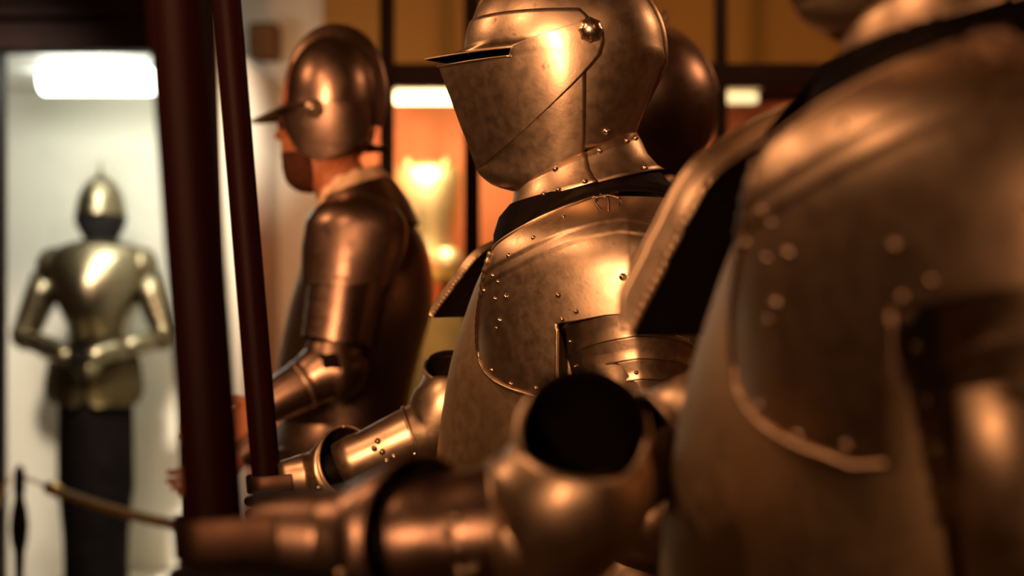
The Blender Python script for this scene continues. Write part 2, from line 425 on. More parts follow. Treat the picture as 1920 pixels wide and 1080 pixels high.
def build_gorget(root):
    def ring(f, b, hw, N=72, t0=0, t1=2 * PI, xcf=0.48, lift=0.0):
        (fx, fy), (bx, by) = f, b
        out = []
        for k in range(N + 1):
            t = t0 + (t1 - t0) * k / N
            x = fx + (bx - fx) * (0.5 - 0.5 * math.cos(t))
            y = fy + (by - fy) * (0.5 - 0.5 * math.cos(t))
            out.append((mx(x), -math.sin(t) * hw, mz(y) + lift))
        return out
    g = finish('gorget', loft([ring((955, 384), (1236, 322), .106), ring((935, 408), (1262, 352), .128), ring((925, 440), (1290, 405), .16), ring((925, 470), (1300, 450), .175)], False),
               LEATHER, root, solid=0.002, inner=BLACK_IN, ref=(mx(1090), 0, mz(380)))  # black puts the shade gap below the collar into the plate's colour
    # front collar plate, flared at the bottom, lapping over the rear one
    tf = 1.68
    fr = [ring((966, 352), (1196, 252), .087, 48, -tf, tf), ring((964, 360), (1200, 262), .089, 48, -tf, tf), ring((962, 374), (1208, 288), .096, 48, -tf, tf), ring((958, 388), (1226, 308), .105, 48, -tf, tf), ring((954, 393), (1240, 316), .110, 48, -tf, tf)]
    a = finish('collar_plate', loft(fr, False), STEEL, g, solid=0.002, inner=BLACK_IN, ref=(mx(1090), 0, mz(320)))
    tb = 1.55
    bk = [ring((966, 352), (1194, 250), .085, 48, tb, 2 * PI - tb), ring((964, 362), (1202, 264), .087, 48, tb, 2 * PI - tb), ring((960, 376), (1214, 290), .094, 48, tb, 2 * PI - tb), ring((957, 388), (1232, 310), .103, 48, tb, 2 * PI - tb), ring((954, 393), (1245, 318), .108, 48, tb, 2 * PI - tb)]
    b = finish('collar_plate', loft(bk, False), STEEL, g, solid=0.002, inner=BLACK_IN, ref=(mx(1090), 0, mz(320)))
    for s in (1, -1):
        for par, rows, t in ((a, fr, 1.25), (a, fr, 1.6), (a, fr, 1.02), (b, bk, 1.9), (b, bk, 2.45), (b, bk, 2.7)):
            for f in ((0.16, 0.84) if t in (1.25, 2.45) else ((0.84,) if t in (1.02, 1.6) else (0.16,))):
                i = f * (len(rows) - 1); i0 = int(i); w = i - i0
                lo_, hi_ = (-tf, tf) if par is a else (tb, 2 * PI - tb)
                k = (t - lo_) / (hi_ - lo_) * 48; k0 = int(k)
                p = Vector(rows[i0][k0]).lerp(Vector(rows[i0 + 1][k0]), w)
                p.y *= s
                nrm = Vector((p.x - mx(1090), 0, 0)).normalized() * 0.4 + Vector((0, p.y, 0)).normalized() + Vector((0, 0, 0.25))
                rivet(par, p + nrm.normalized() * 0.0008, nrm, 0.0033)
    return g

BREAST = [  # py, front, back, half width
    (398, 957, 1250, .095), (420, 946, 1272, .118), (450, 934, 1296, .145), (486, 917, 1308, .168), (522, 897, 1312, .180), (587, 873, 1312, .188), (643, 855, 1306, .189),
    (698, 841, 1300, .188), (786, 827, 1290, .182), (870, 818, 1280, .172), (950, 820, 1270, .160), (1030, 842, 1262, .148), (1090, 876, 1258, .142)]
def build_torso(root):
    rings = []
    ys = [398 + (1090 - 398) * k / 30 for k in range(31)]
    N = 88
    for y in ys:
        f = sitp(y, [(b[0], b[1]) for b in BREAST]); b_ = sitp(y, [(b[0], b[2]) for b in BREAST]); hw = sitp(y, [(b[0], b[3]) for b in BREAST])
        rings.append([sec(2 * PI * k / N, mx(f), mx(b_), mx(f + (b_ - f) * .55), hw, mz(y), 1.8, 0.45) for k in range(N)])
    t = finish('cuirass', loft(rings), STEEL_SATIN, root, solid=0.0025, inner=BLACK_IN, ref=(mx(1080), 0, mz(700)))
    path = [rings[0][k] for k in range(N)] + [rings[0][0]]
    finish('neck_roll', tube_bm(path, 0.0045, 10), STEEL_SATIN, t)
    # fauld of lames below the waist
    fr = []
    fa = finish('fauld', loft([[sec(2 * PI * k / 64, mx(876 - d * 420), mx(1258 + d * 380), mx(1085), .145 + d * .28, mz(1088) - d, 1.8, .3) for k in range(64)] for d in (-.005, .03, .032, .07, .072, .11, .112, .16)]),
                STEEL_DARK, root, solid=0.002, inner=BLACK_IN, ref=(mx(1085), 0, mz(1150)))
    return t

# pauldron as rings about the shoulder, sp = pixel row at the near shoulder's depth
PXC = 1172
def pl_g(y):
    return max(0.0, 1 - ((535 - y) / 186.0) ** 2.5) ** .5 if y < 535 else 1 - 0.10 * ((y - 535) / 210.0) ** 2
def pl_step(x, y):              # small steps of the two raised bands
    l1 = itp(x, [(900, 540), (935, 520), (1000, 487), (1060, 461), (1110, 446), (1155, 438), (1200, 443), (1260, 462), (1400, 530)])
    d = l1 - y
    if d > 26: return 0.0034
    if d > 22: return 0.0016 + 0.0018 * (d - 22) / 4
    if d > 3: return 0.0016
    if d > -1: return 0.0016 * (d + 1) / 4
    return 0.0
def pl_pt(phi, y, s, off=0.0, fa=290.0, fb=190.0, fwd=0.0):
    g = pl_g(y)
    a = (fa if phi > 0 else fb) * (0.25 + 0.75 * g if y < 535 else g)
    px = PXC - a * math.sin(phi)
    o = off + pl_step(px, y)
    B = (0.168 + o) * g
    yy = 0.104 + B * (math.cos(phi) - 0.16 * abs(math.sin(phi)))
    fwd *= max(0.0, min(1.0, (y - 380) / 220.0))
    return Vector((sx(px) - o * math.sin(phi) - fwd * max(0.0, math.sin(phi)), s * yy, sz(y)))
def pl_phi(px, y, fa=290.0, fb=190.0):
    g = pl_g(y); w = (0.25 + 0.75 * g if y < 535 else g)
    v = (PXC - px) / ((fa if px < PXC else fb) * w)
    return math.asin(max(-.998, min(.998, v)))
PL_LEFT = [(366, 1120), (375, 1098), (390, 1055), (410, 1010), (435, 965), (460, 931), (500, 914), (545, 902), (600, 893), (660, 893), (700, 905), (722, 932), (734, 965), (741, 995), (745, 1010)]

def build_pauldron(root, s, fwd=0.0, detail=True, flap=True, flange=0.0):
    bm = bmesh.new()
    ys = [366 + (606 - 366) * k / 84 for k in range(85)]
    def span(a, b, n): return [a + (b - a) * k / n for k in range(n + 1)]
    rings = []
    for y in ys:
        L = sitp(y, PL_LEFT); p0 = pl_phi(L, y); p1 = -1.30
        pm = pl_phi(max(1043, L + 12), y); pr = max(p1 + .12, pl_phi(1282, y)) if y < 606 else pl_phi(1282, y)
        row = []
        for ph in span(p0, pm, 44) + span(pm, pr, 64)[1:] + span(pr, p1, 24)[1:]:
            dy = 0.0
            if y > 560:         # lower edge rises towards the ridge over the arm
                px = PXC - 270 * math.sin(ph)
                dy = -(y - 560) / 46.0 * (itp(abs(px - 1190), [(0, 22), (60, 16), (110, 5), (146, 0), (400, 0)])) if -.4 < ph < pm else 0
            row.append(pl_pt(ph, y + dy, s, 0, fwd=fwd))
        rings.append(row)
    loft(rings, False, (False, False), bm)
    if flap:                    # front flap on the breast
        rings = []
        for y in span(606, 745, 46):
            rings.append([pl_pt(ph, y, s, 0, fwd=fwd) for ph in span(pl_phi(sitp(y, PL_LEFT), y), pl_phi(1043, y), 44)])
        loft(rings, False, (False, False), bm)
    rings = []                  # rear flap
    for y in span(606, 745, 30):
        w = (y - 606) / 139.0
        rings.append([pl_pt(ph, y, s, 0, fwd=fwd) for ph in span(pl_phi(1282, y), -1.30 + 0.25 * w * w, 24)])
    loft(rings, False, (False, False), bm)
    bmesh.ops.remove_doubles(bm, verts=bm.verts[:], dist=0.0004)
    pa = finish('pauldron', bm, STEEL, root, solid=0.0022, inner=BLACK_IN, ref=(sx(1130), s * 0.06, sz(600)))
    # rolled edge, roped along the front
    path = []
    for k in range(60):
        y = 470 + ((745 if flap else 604) - 470) * k / 59
        path.append(pl_pt(pl_phi(sitp(y, PL_LEFT), y), y, s, 0.001, fwd=fwd))
    for k in range(1, 12 if flap else 1):
        path.append(pl_pt(pl_phi(1010 + 33 * k / 11, 745), 745 - 5 * k / 11, s, 0.001, fwd=fwd))
    rad = [0.0028 * (1 + 0.22 * math.sin(k * 1.9)) for k in range(len(path))]
    finish('edge_roll', tube_bm(path, rad, 8), STEEL, pa)
    path = [pl_pt(pl_phi(1043, y), y, s, 0.001, fwd=fwd) for y in [612 + 128 * k / 20 for k in range(21)]]
    if flap: finish('edge_roll', tube_bm(path, 0.0028, 8), STEEL, pa)
    path = [pl_pt(pl_phi(sitp(y, PL_LEFT), y), y, s, 0.0005, fwd=fwd) for y in [367 + 100 * k / 24 for k in range(25)]]
    finish('edge_roll', tube_bm(path, 0.0018, 8), STEEL, pa)
    if flange:                  # turned-out flange along the front edge
        es_ = [pl_pt(pl_phi(sitp(y, PL_LEFT), y), y, s, 0.001, fwd=fwd) for y in [372 + 232 * k / 30 for k in range(31)]]
        rows = []
        for u in (0, .25, .5, .75, 1.0):
            rows.append([p + Vector((-flange * u, .25 * flange * u * u, flange * .42 * u)) * min(1, .25 + k / 8) * min(1, .35 + (30 - k) / 5) for k, p in enumerate(es_)])
        finish('flange', loft(rows, False), STEEL, pa, solid=0.002)
        finish('edge_roll', tube_bm(rows[-1], .0025, 8), STEEL, pa)
    if detail:
        spots = [(1160, 520, 5), (1190, 518, 5), (1175, 560, 4.4), (1045, 553, 4), (1052, 597, 3.6), (1077, 583, 3.4), (937, 601, 4), (949, 556, 4), (928, 560, 3), (1005, 727, 4), (958, 722, 3.6),
                 (921, 699, 3.6), (906, 545, 3.4), (925, 516, 3.2), (957, 478, 3.2), (1003, 446, 3.2), (1058, 407, 3), (930, 616, 2.4), (933, 528, 2.8), (1232, 452, 3), (1290, 560, 4)]
        for px, py, r in spots:
            if py > 604 and not flap: continue
            ph = pl_phi(px, py)
            p = pl_pt(ph, py, s, 0.0003, fwd=fwd)
            n = (pl_pt(ph, py, s, 0.01, fwd=fwd) - p); n = Vector((-math.sin(ph) * 0.8, s * math.cos(ph), 0.35 if py < 480 else 0.05))
            rivet(pa, p, n, r * 0.00078)
    # four lames over the arm below the notch
    top = Vector((sx(1178), s * 0.186, sz(582)))
    ax_b = Vector((0.012, 0, -0.105))
    levels = [0.0, 0.30, 0.56, 0.80, 1.12]
    for i in range(4):
        lame_rows = []
        for u in (levels[i] - 0.06, levels[i] + 0.02, levels[i] + 0.12, levels[i + 1] - 0.06, levels[i + 1] - 0.02, levels[i + 1]):
            c = top + ax_b * u
            r = 0.0830 - 0.011 * u + (0.0022 if u > levels[i + 1] - 0.03 else 0.0) - 0.0012 * (u - levels[i]) + 0.001 * (3 - i) * .3
            row = []
            for k in range(57):
                ph = 1.45 - 2.9 * k / 56
                d = Vector((-math.sin(ph), s * (math.cos(ph) - 0.10 * abs(math.sin(ph))), 0)) * r
                row.append(c + d + Vector((0, 0, -0.022 * (1 - math.cos(ph)) - 0.010 * (ph > 0) * math.sin(max(0, ph)))))
            lame_rows.append(row)
        lm = finish('lame', loft(lame_rows, False), STEEL, pa, solid=0.0016, inner=BLACK_IN, ref=top + Vector((0, -s * 0.05, -0.05)))
        if detail:
            for ph in (1.18, 0.05) if i != 1 else (1.18,):
                rr = 0.0830 - 0.011 * (levels[i] + .14) + .0016
                p = top + ax_b * (levels[i] + 0.15) + Vector((-math.sin(ph), s * (math.cos(ph) - 0.10 * abs(math.sin(ph))), 0)) * rr + Vector((0, 0, -0.022 * (1 - math.cos(ph)) - 0.010 * math.sin(max(0, ph))))
                rivet(lm, p, (-math.sin(ph), s * math.cos(ph), 0), 0.0022)
    # strap and buckle holding it at the neck
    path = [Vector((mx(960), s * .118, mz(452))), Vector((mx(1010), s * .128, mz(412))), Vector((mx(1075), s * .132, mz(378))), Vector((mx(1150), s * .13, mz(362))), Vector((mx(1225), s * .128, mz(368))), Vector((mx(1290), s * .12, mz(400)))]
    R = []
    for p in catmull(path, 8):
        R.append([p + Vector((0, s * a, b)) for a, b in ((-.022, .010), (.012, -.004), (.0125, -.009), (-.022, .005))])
    st = finish('strap', loft(R, True, (True, True)), LEATHER, pa)  # strap made wide and black to carry part of the shade gap too
    if detail:
        c = pl_pt(pl_phi(1140, 386), 386, s, 0.003, fwd=fwd)
        bmB = bmesh.new()
        ex = Vector((1, 0, 0)); ez = Vector((0, -s * -0.55, 0.83)).normalized() if s < 0 else Vector((0, -.55, .83)).normalized()
        ez = Vector((0, -s * 0.6, 0.8)).normalized(); en = Vector((0, s * .8, .6))
        def bp(a, b, h=0.0): return c + ex * a + ez * b + en * h
        for pth, r in (([bp(-.013, .012), bp(-.015, .002), bp(-.008, -.009), bp(0, -.014), bp(.008, -.009), bp(.015, .002), bp(.013, .012)], .0019),
                       ([bp(-.016, .010, .002), bp(0, .013, .004), bp(.016, .010, .002)], .0021),
                       ([bp(0, .012, .003), bp(.001, 0, .005), bp(0, -.013, .003)], .0013),
                       ([bp(-.009, .018), bp(-.004, .010, .004), bp(.006, .017, .003), bp(.013, .021)], .0015)):
            tube_bm(catmull(pth, 5), r, 8, True, bmB)
        finish('buckle', bmB, STEEL_DARK, pa)
    return pa

def glove_hand(parent, grip, axis, wrist, s, mat, r_grip, band_mat=None):
    """a closed hand: palm plus five fingers curled round a shaft at `grip` that runs along `axis`"""
    grip = Vector(grip); axis = Vector(axis).normalized(); wrist = Vector(wrist)
    d = (grip - wrist); d = (d - axis * d.dot(axis)).normalized()       # from wrist to shaft
    n = axis.cross(d).normalized()
    if n.y > 0: n = -n                                                   # n: back-of-hand side, towards the camera
    bm = bmesh.new()
    back = grip + n * (r_grip + .004)
    R = []
    for u, w, h in ((-.10, .022, .012), (-.075, .028, .012), (-.045, .036, .011), (-.012, .040, .010), (.012, .038, .009)):
        c = back + d * u + n * (.004 - .02 * (u + .115) * 0)
        R.append([c + axis * w * math.cos(2 * PI * k / 16) + n * h * math.sin(2 * PI * k / 16) for k in range(16)])
    loft(R, True, (True, True), bm)
    hand = finish('glove', bm, mat, parent)
    for i, (o, ln) in enumerate(((.031, .9), (.0105, 1.0), (-.0105, .96), (-.031, .8))):
        pts = []
        for k in range(8):
            a = -0.2 + (3.7 * ln) * k / 7.0
            rr = r_grip + .006
            pts.append(grip + axis * (o - .002 * k * .4) + n * rr * math.cos(a) + d * (rr * math.sin(a) + .0))
        finish('finger', tube_bm(catmull(pts, 3), [.0086 - .0024 * k / 21 for k in range(22)], 10), mat, hand)
    pts = [back - d * .06 + axis * .026 - n * .012, grip - d * (r_grip + .024) + axis * .030 - n * .008, grip - d * (r_grip + .011) + axis * .030 - n * .018, grip - d * .004 + axis * .034 - n * (r_grip + .010), grip + d * .018 + axis * .03 - n * (r_grip + .005)]
    finish('thumb', tube_bm(catmull(pts, 4), [.0125 - .004 * k / 16 for k in range(17)], 10), mat, hand)
    return hand

def arm_frames(a, b):
    a, b = Vector(a), Vector(b); t = (b - a).normalized()
    return a, b, t

def build_right_arm(root, SH, EL, WR, GR, open_c, open_n, open_r, r_el, r_wr, cuff_r, axis, r_pole, band_h, scale=1.0, cannon=None, arm_mat=STEEL):
    """right arm held forward: plates from shoulder to the hand that grips the shaft (all local points)"""
    SH, EL, WR, GR = map(Vector, (SH, EL, WR, GR)); open_c = Vector(open_c); open_n = Vector(open_n).normalized()
    # upper-arm cannon
    if cannon is not None:
        K = Vector(cannon); d = (K - SH)
        rb_ = finish('rerebrace', tube_bm([SH, SH.lerp(K, .3), SH.lerp(K, .6), SH.lerp(K, .85), K], [.066, .064, .060, .056, .058], 32, False), STEEL, root, solid=.002, inner=BLACK_IN, ref=SH.lerp(K, .5))
        finish('edge_roll', tube_bm([K + q for q in ring_pts(d, .0585)], .003, 8), STEEL, rb_)
        finish('arming_sleeve', tube_bm(catmull([SH.lerp(K, .8), K, K.lerp(open_c, .4) - Vector((0, 0, .03)), EL + Vector((.02, 0, .01)), EL], 4), [.024] * 17, 20), BROWN_LEATHER, root)
    else:
        finish('arming_sleeve', tube_bm(catmull([SH, SH.lerp(open_c, .6) + Vector((.035, 0, -.01)), open_c + Vector((.022, 0, .0)), EL], 5), [.034 - .008 * k / 15 for k in range(16)], 24), LEATHER, root)
    t = (WR - EL).normalized()
    # elbow cop: a bent bowl from the forearm up to its open mouth
    path = catmull([EL + t * .035, EL + t * .004, EL - t * .012 + open_n * .004 + (open_c - EL) * .35, open_c - open_n * .014, open_c], 6)
    n = len(path); rad = []
    for k in range(n):
        u = k / (n - 1)
        rad.append(sitp(u, [(0, r_el * 1.04), (.25, r_el * 1.22), (.5, r_el * 1.30), (.8, open_r * .97), (1, open_r)]))
    cop = finish('couter', tube_bm(path, rad, 36, False), STEEL, root, solid=.002, inner=BLACK_IN, ref=EL.lerp(open_c, .45))
    finish('edge_roll', tube_bm([open_c + q for q in ring_pts(open_n, open_r)], .003, 8), STEEL, cop)
    pts = [EL + t * .034 + q for q in ring_pts(t, r_el * 1.07)]
    finish('edge_roll', tube_bm(pts, .0026, 8), STEEL, cop)
    # forearm cannon
    L = (WR - EL).length
    path = [EL + t * (L * u * .87) for u in (.03, .15, .3, .5, .7, .85, 1.0)]
    finish('arming_cuff', tube_bm([EL + t * (L * .6), EL + t * L, WR + (GR - WR) * .25], [r_wr * .8, r_wr * .72, r_wr * .6], 20), LEATHER, root)
    va = finish('vambrace', tube_bm(path, [r_el * .98, r_el * 1.02, r_el * 1.03, r_el * .98, r_el * .92, r_wr * 1.10, r_wr], 40, False), arm_mat, root, solid=.002, inner=BLACK_IN, ref=EL.lerp(WR, .5))
    side = Vector((0, -1, 0)); side = (side - t * side.dot(t)).normalized(); upv = t.cross(side)
    if upv.z < 0: upv = -upv
    for u, a in ((.52, .15), (.47, .35), (.47, -.08), (.40, -.45), (.47, -.5), (.24, -.75), (.12, -.2)):
        dirv = side * math.cos(a) + upv * math.sin(a)
        rivet(va, EL + t * (L * u) + dirv * r_el * (1.0), dirv, .0038 * scale)
    # gauntlet: flared cuff, hand plates, knuckle band
    th = (GR - WR); ax = Vector(axis).normalized()
    thn = (th - ax * th.dot(ax)).normalized()
    hl = th.length
    up2 = Vector((0, -1, 0)); up2 = (up2 - t * up2.dot(t)).normalized()
    def obl(c, n, r, N=44):     # a ring whose plane is given by its normal
        n = Vector(n).normalized(); u = (Vector((0, 0, 1)) - n * n.z).normalized(); v = n.cross(u)
        ra, rb = r if isinstance(r, tuple) else (r, r)
        return [c + u * ra * math.cos(2 * PI * k / N) + v * rb * math.sin(2 * PI * k / N) for k in range(N)]
    rim_n = -t * .74 + up2 * .66
    e2 = -th.normalized()
    rim_c = WR - t * cuff_r * .66
    R = [obl(rim_c, rim_n, cuff_r), obl(rim_c + t * .008, rim_n, cuff_r * .97), obl(WR - t * cuff_r * .15, -t * .85 + up2 * .4, cuff_r * .84), obl(WR + th * .06, -t * .97 + up2 * .15, cuff_r * .72), obl(WR + th * .2, e2, cuff_r * .63), obl(WR + th * .36, e2, (cuff_r * .59, cuff_r * .53))]
    cuff = finish('gauntlet', loft(R), arm_mat, root, solid=.002, inner=BLACK_IN, ref=WR)
    finish('edge_roll', tube_bm(R[0] + [R[0][0]], .0026, 8), arm_mat, cuff)
    for u, a in ((.05, .35), (.16, -.5)):
        dirv = side * math.cos(a) + upv * math.sin(a)
        rivet(cuff, WR + th * u + dirv * cuff_r * .68, dirv, .003 * scale)
    n_ = ax.cross(thn).normalized()
    if n_.y > 0: n_ = -n_
    R = [obl(WR + th * u, e2, (cuff_r * a, cuff_r * b)) for u, a, b in ((.32, .615, .565), (.36, .605, .555), (.5, .57, .48), (.64, .53, .43), (.76, .50, .39))]
    finish('hand_plate', loft(R), arm_mat, cuff, solid=.0018, inner=BLACK_IN, ref=WR + th * .5)
    # knuckle band wrapping the shaft
    rr = r_pole + .0085
    rows = []
    for b in (-.5, -.42, 0, .42, .5):
        row = []
        e = 0 if abs(b) < .45 else -.0012
        base = GR + ax * (b * band_h)
        for u in (.62, .5, .38, .24, .1):
            row.append(base - thn * (u * hl * .72) + n_ * (rr + e))
        for k in range(1, 15):
            a = 2.2 * k / 14
            row.append(base + n_ * (rr + e) * math.cos(a) + thn * (rr + e) * math.sin(a))
        rows.append(row)
    finish('knuckle_band', loft(rows, False), STEEL_BROWN, cuff, solid=.0022, inner=BLACK_IN, ref=GR - n_ * .05 - thn * .03)
    glove_hand(cuff, GR - ax * (band_h * .5 + .040), ax, WR, 1, LEATHER, r_pole + .001)
    return cuff

def ring_pts(n, r, seg=36):
    n = Vector(n).normalized(); u = n.orthogonal().normalized(); v = n.cross(u)
    return [u * r * math.cos(2 * PI * k / seg) + v * r * math.sin(2 * PI * k / seg) for k in range(seg + 1)]

def build_left_arm(root):
    """left arm hanging at the side below the lames"""
    SH = Vector((sx(1168), -.198, sz(660))); EL = SH + Vector((.035, -.015, -.21)); WR = EL + Vector((-.07, -.005, -.235))
    finish('rerebrace', tube_bm([SH, SH.lerp(EL, .5), EL], [.060, .057, .052], 28, False), STEEL, root, solid=.0016, inner=BLACK_IN, ref=SH.lerp(EL, .5))
    finish('couter', tube_bm([EL + Vector((0, 0, .05)), EL + Vector((.004, 0, .02)), EL, EL + Vector((-.004, 0, -.025)), EL + Vector((-.012, 0, -.055))], [.055, .064, .068, .063, .054], 28, False), STEEL, root, solid=.0016, inner=BLACK_IN, ref=EL)
    va = finish('vambrace', tube_bm([EL, EL.lerp(WR, .4), WR], [.050, .050, .037], 28, False), STEEL, root, solid=.0016, inner=BLACK_IN, ref=EL.lerp(WR, .5))
    t = (WR - EL).normalized()
    g = finish('gauntlet', tube_bm([WR - t * .07, WR - t * .03, WR, WR + t * .05, WR + t * .09], [.06, .05, .044, (.044, .03), (.043, .022)], 28, False), STEEL, root, solid=.0016, inner=BLACK_IN, ref=WR)
    for i in range(4):
        b = WR + t * .085 + Vector((-.030 + .02 * i, 0, -.002 * abs(i - 1.5)))
        finish('finger', tube_bm(catmull([b, b + t * .035, b + t * .062 + Vector((-.006, .010, 0)), b + t * .08 + Vector((-.010, .024, 0))], 3), [.0098 - .003 * k / 9 for k in range(10)], 10), STEEL, g)
    b = WR + t * .03 + Vector((-.04, 0, 0))
    finish('thumb', tube_bm(catmull([b, b + t * .03 + Vector((-.018, .006, 0)), b + t * .062 + Vector((-.016, .014, 0))], 4), [.012 - .004 * k / 8 for k in range(9)], 10), STEEL, g)

def build_legs(root, top, mat, y0=.085, xo=0.0):
    for s in (-1, 1):
        y = s * y0
        path = [(xo, y, top), (xo - .005, y * 1.05, top * .76), (xo - .01, y * 1.1, .50), (xo, y * 1.1, .46), (xo + .012, y * 1.12, .33), (xo + .015, y * 1.12, .10), (xo + .012, y * 1.12, .03)]
        lg = finish('leg', tube_bm(catmull(path, 5), [sitp(k / 30, [(0, .092), (.3, .082), (.45, .062), (.6, .062), (.78, .058), (.95, .04), (1, .045)]) for k in range(31)], 28), mat, root)
        R = []
        for u, w, h in ((.055, .034, .05), (.0, .042, .075), (-.06, .045, .055), (-.12, .044, .038), (-.165, .034, .028), (-.19, .015, .015)):
            R.append([(xo + u, y * 1.12 + w * math.cos(2 * PI * k / 20), max(0.0, h * .5 + h * .6 * math.sin(2 * PI * k / 20))) for k in range(20)])
        finish('sabaton', loft(R, True, (True, True)), mat, lg)

def plinth_box(x, Y, z, label, w=.34):
    o = finish('plinth', box_bm((-w, -.30, 0), (w, .30, z), .008), PLINTH, None, smooth=False)
    o.location = (x, Y, 0)
    return tag(o, label, 'plinth')

# ------------------------------------------------------------------ middle armour (in focus)
mid = empty('armour_suit', (MX, MY, MZ), 'plate armour in sharp focus with closed pointed visor, gripping the thinner dark pole', 'armour')
ML = lambda x, y, Y: P(x, y, Y) - Vector((MX, MY, MZ))
build_helmet(mid); build_gorget(mid); build_torso(mid)
build_pauldron(mid, -1)
build_pauldron(mid, 1, fwd=0.075, flap=False, flange=.007)
build_left_arm(mid)
pole_top2, pole_bot2 = P(425, 0, 2.14), P(498, 880, 2.14)
ax2 = (pole_top2 - pole_bot2).normalized()
gr2 = P(499, 905, 2.14) - Vector((MX, MY, MZ))
build_right_arm(mid, (sx(1166) - .02, .196, sz(600)), ML(815, 795, 2.15), ML(612, 886, 2.15), gr2, ML(845, 692, 2.15), (.10, -.45, .85), .040, .040, .035, .056, ax2, .0215, .026)
build_legs(mid, .84, STEEL_DARK)
plinth_box(MX, MY, MZ, 'low dark wooden plinth under the sharp plate armour in the middle of the row')

# ------------------------------------------------------------------ near armour at the right edge
NX, NY, NZ, NR = 0.321, 1.12, 0.272, math.radians(-10)
near = empty('armour_suit', (NX, NY, NZ), 'large blurred plate armour nearest the camera at right, gripping the thick dark pole', 'armour', None, NR)
NINV = Matrix.Rotation(-NR, 3, 'Z')
NL = lambda x, y, Y: NINV @ (P(x, y, Y) - Vector((NX, NY, NZ)))
build_helmet(near).location = (0.05, 0, 0.035); build_gorget(near).location = (0.035, 0, 0.042); build_torso(near)
npa = build_pauldron(near, -1); npa.scale = (1, 1, 1.1); npa.location = (0, 0, -.1264)
nrp = build_pauldron(near, 1, fwd=0.075, flap=False, flange=.020)
nrp.scale = (1, 1, 1.5); nrp.location = (-0.022, 0, -0.70)
build_left_arm(near)
pole_top1, pole_bot1 = P(332, 0, 1.07), P(410, 1080, 1.07)
ax1 = (pole_top1 - pole_bot1).normalized()
gr1 = NL(402, 1003, 1.07)
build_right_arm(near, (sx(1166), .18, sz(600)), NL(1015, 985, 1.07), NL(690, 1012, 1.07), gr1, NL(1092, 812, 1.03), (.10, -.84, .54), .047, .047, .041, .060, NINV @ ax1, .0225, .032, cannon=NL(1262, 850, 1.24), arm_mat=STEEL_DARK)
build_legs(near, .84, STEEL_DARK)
plinth_box(NX, NY, NZ, 'low dark wooden plinth under the nearest armour at the right')

# ------------------------------------------------------------------ the two poles
def pole(top, bot, r, label, ground):
    d = (bot - top).normalized(); t = top - d * .75
    b = bot + d * ((bot.z - ground) / -d.z)
    ln = (b - t).length
    o = finish('pole', lathe_bm([(r * .86, 0), (r, .02), (r, ln * .5), (r * .98, ln - .03), (r * .92, ln)], 36), WOOD)
    o.location = b; o.rotation_mode = 'QUATERNION'; o.rotation_quaternion = (t - b).to_track_quat('Z', 'Y')
    return tag(o, label, 'pole')
pole(pole_top1, pole_bot1, .0225, 'thick dark red wooden pole held upright in the nearest armour\'s gauntlet', 0.0)
pole(pole_top2, pole_bot2, .0215, 'thinner dark red wooden pole in the sharp armour\'s gauntlet, right of the thick one', 0.0)

# ------------------------------------------------------------------ far mannequin in a combed helmet
FXY = (P(650, 0, 3.1).x, 3.1, 0.33)
far = empty('armoured_mannequin', FXY, 'blurred mannequin in profile wearing a combed open-faced helmet and brown plate over a buff collar', 'armoured mannequin')
PXF = 3.1 / F
def fx(px): return (px - 960) * PXF - FXY[0]
def fz(py): return CAMZ - FXY[2] + (540 - py) * PXF
def FL(x, y, Y): return P(x, y, Y) - Vector(FXY)
# skull
rings = []; N = 56
for k in range(17):
    a = PI / 2 * (1 - k / 16.0)
    y = 178 - 110 * math.sin(a); c = max(.02, math.cos(a))
    rings.append([sec(2 * PI * j / N, fx(622 - 84 * c), fx(622 + 84 * c), fx(622), .108 * c, fz(y)) for j in range(N)])
for y, f, b, hw in ((190, 537, 707, .108), (202, 534, 706, .107), (212, 530, 705, .107)):
    rings.append([sec(2 * PI * j / N, fx(f), fx(b), fx((f + b) / 2), hw, fz(y)) for j in range(N)])
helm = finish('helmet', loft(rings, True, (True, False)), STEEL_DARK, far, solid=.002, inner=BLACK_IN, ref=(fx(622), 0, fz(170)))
rings = []                      # nape of the skull
for y, b, hw in ((210, 705, .107), (225, 704, .104), (240, 700, .098), (256, 694, .091), (268, 697, .088), (275, 712, .090), (279, 736, .094)):
    t0 = 1.5 if y < 258 else 1.35
    rings.append([sec(t0 + (2 * PI - 2 * t0) * j / 40, fx(535), fx(b), fx(625), hw, fz(y)) for j in range(41)])
finish('neck_guard', loft(rings, False), STEEL_DARK, helm, solid=.002, inner=BLACK_IN, ref=(fx(622), 0, fz(240)))
# tall comb
outer = [(530, 190), (534, 150), (545, 112), (564, 78), (592, 54), (625, 45), (658, 50), (686, 66), (707, 92), (720, 128), (727, 170), (722, 210), (712, 240)]
R = []
cc = Vector((fx(630), 0, fz(185)))
for x, y in catmull([Vector((a, b, 0)) for a, b in outer], 5) and [(q.x, q.y) for q in catmull([Vector((a, b, 0)) for a, b in outer], 5)]:
    p = Vector((fx(x), 0, fz(y))); d = (p - cc).normalized()
    ins = p - d * .05
    R.append([ins + Vector((0, -.034, 0)), p - d * .022 + Vector((0, -.018, 0)), p - d * .006 + Vector((0, -.009, 0)), p + Vector((0, -.0055, 0)), p + Vector((0, .0055, 0)), p - d * .006 + Vector((0, .009, 0)), p - d * .022 + Vector((0, .018, 0)), ins + Vector((0, .034, 0))])
finish('comb', loft(R, False, (True, True)), STEEL_DARK, helm)
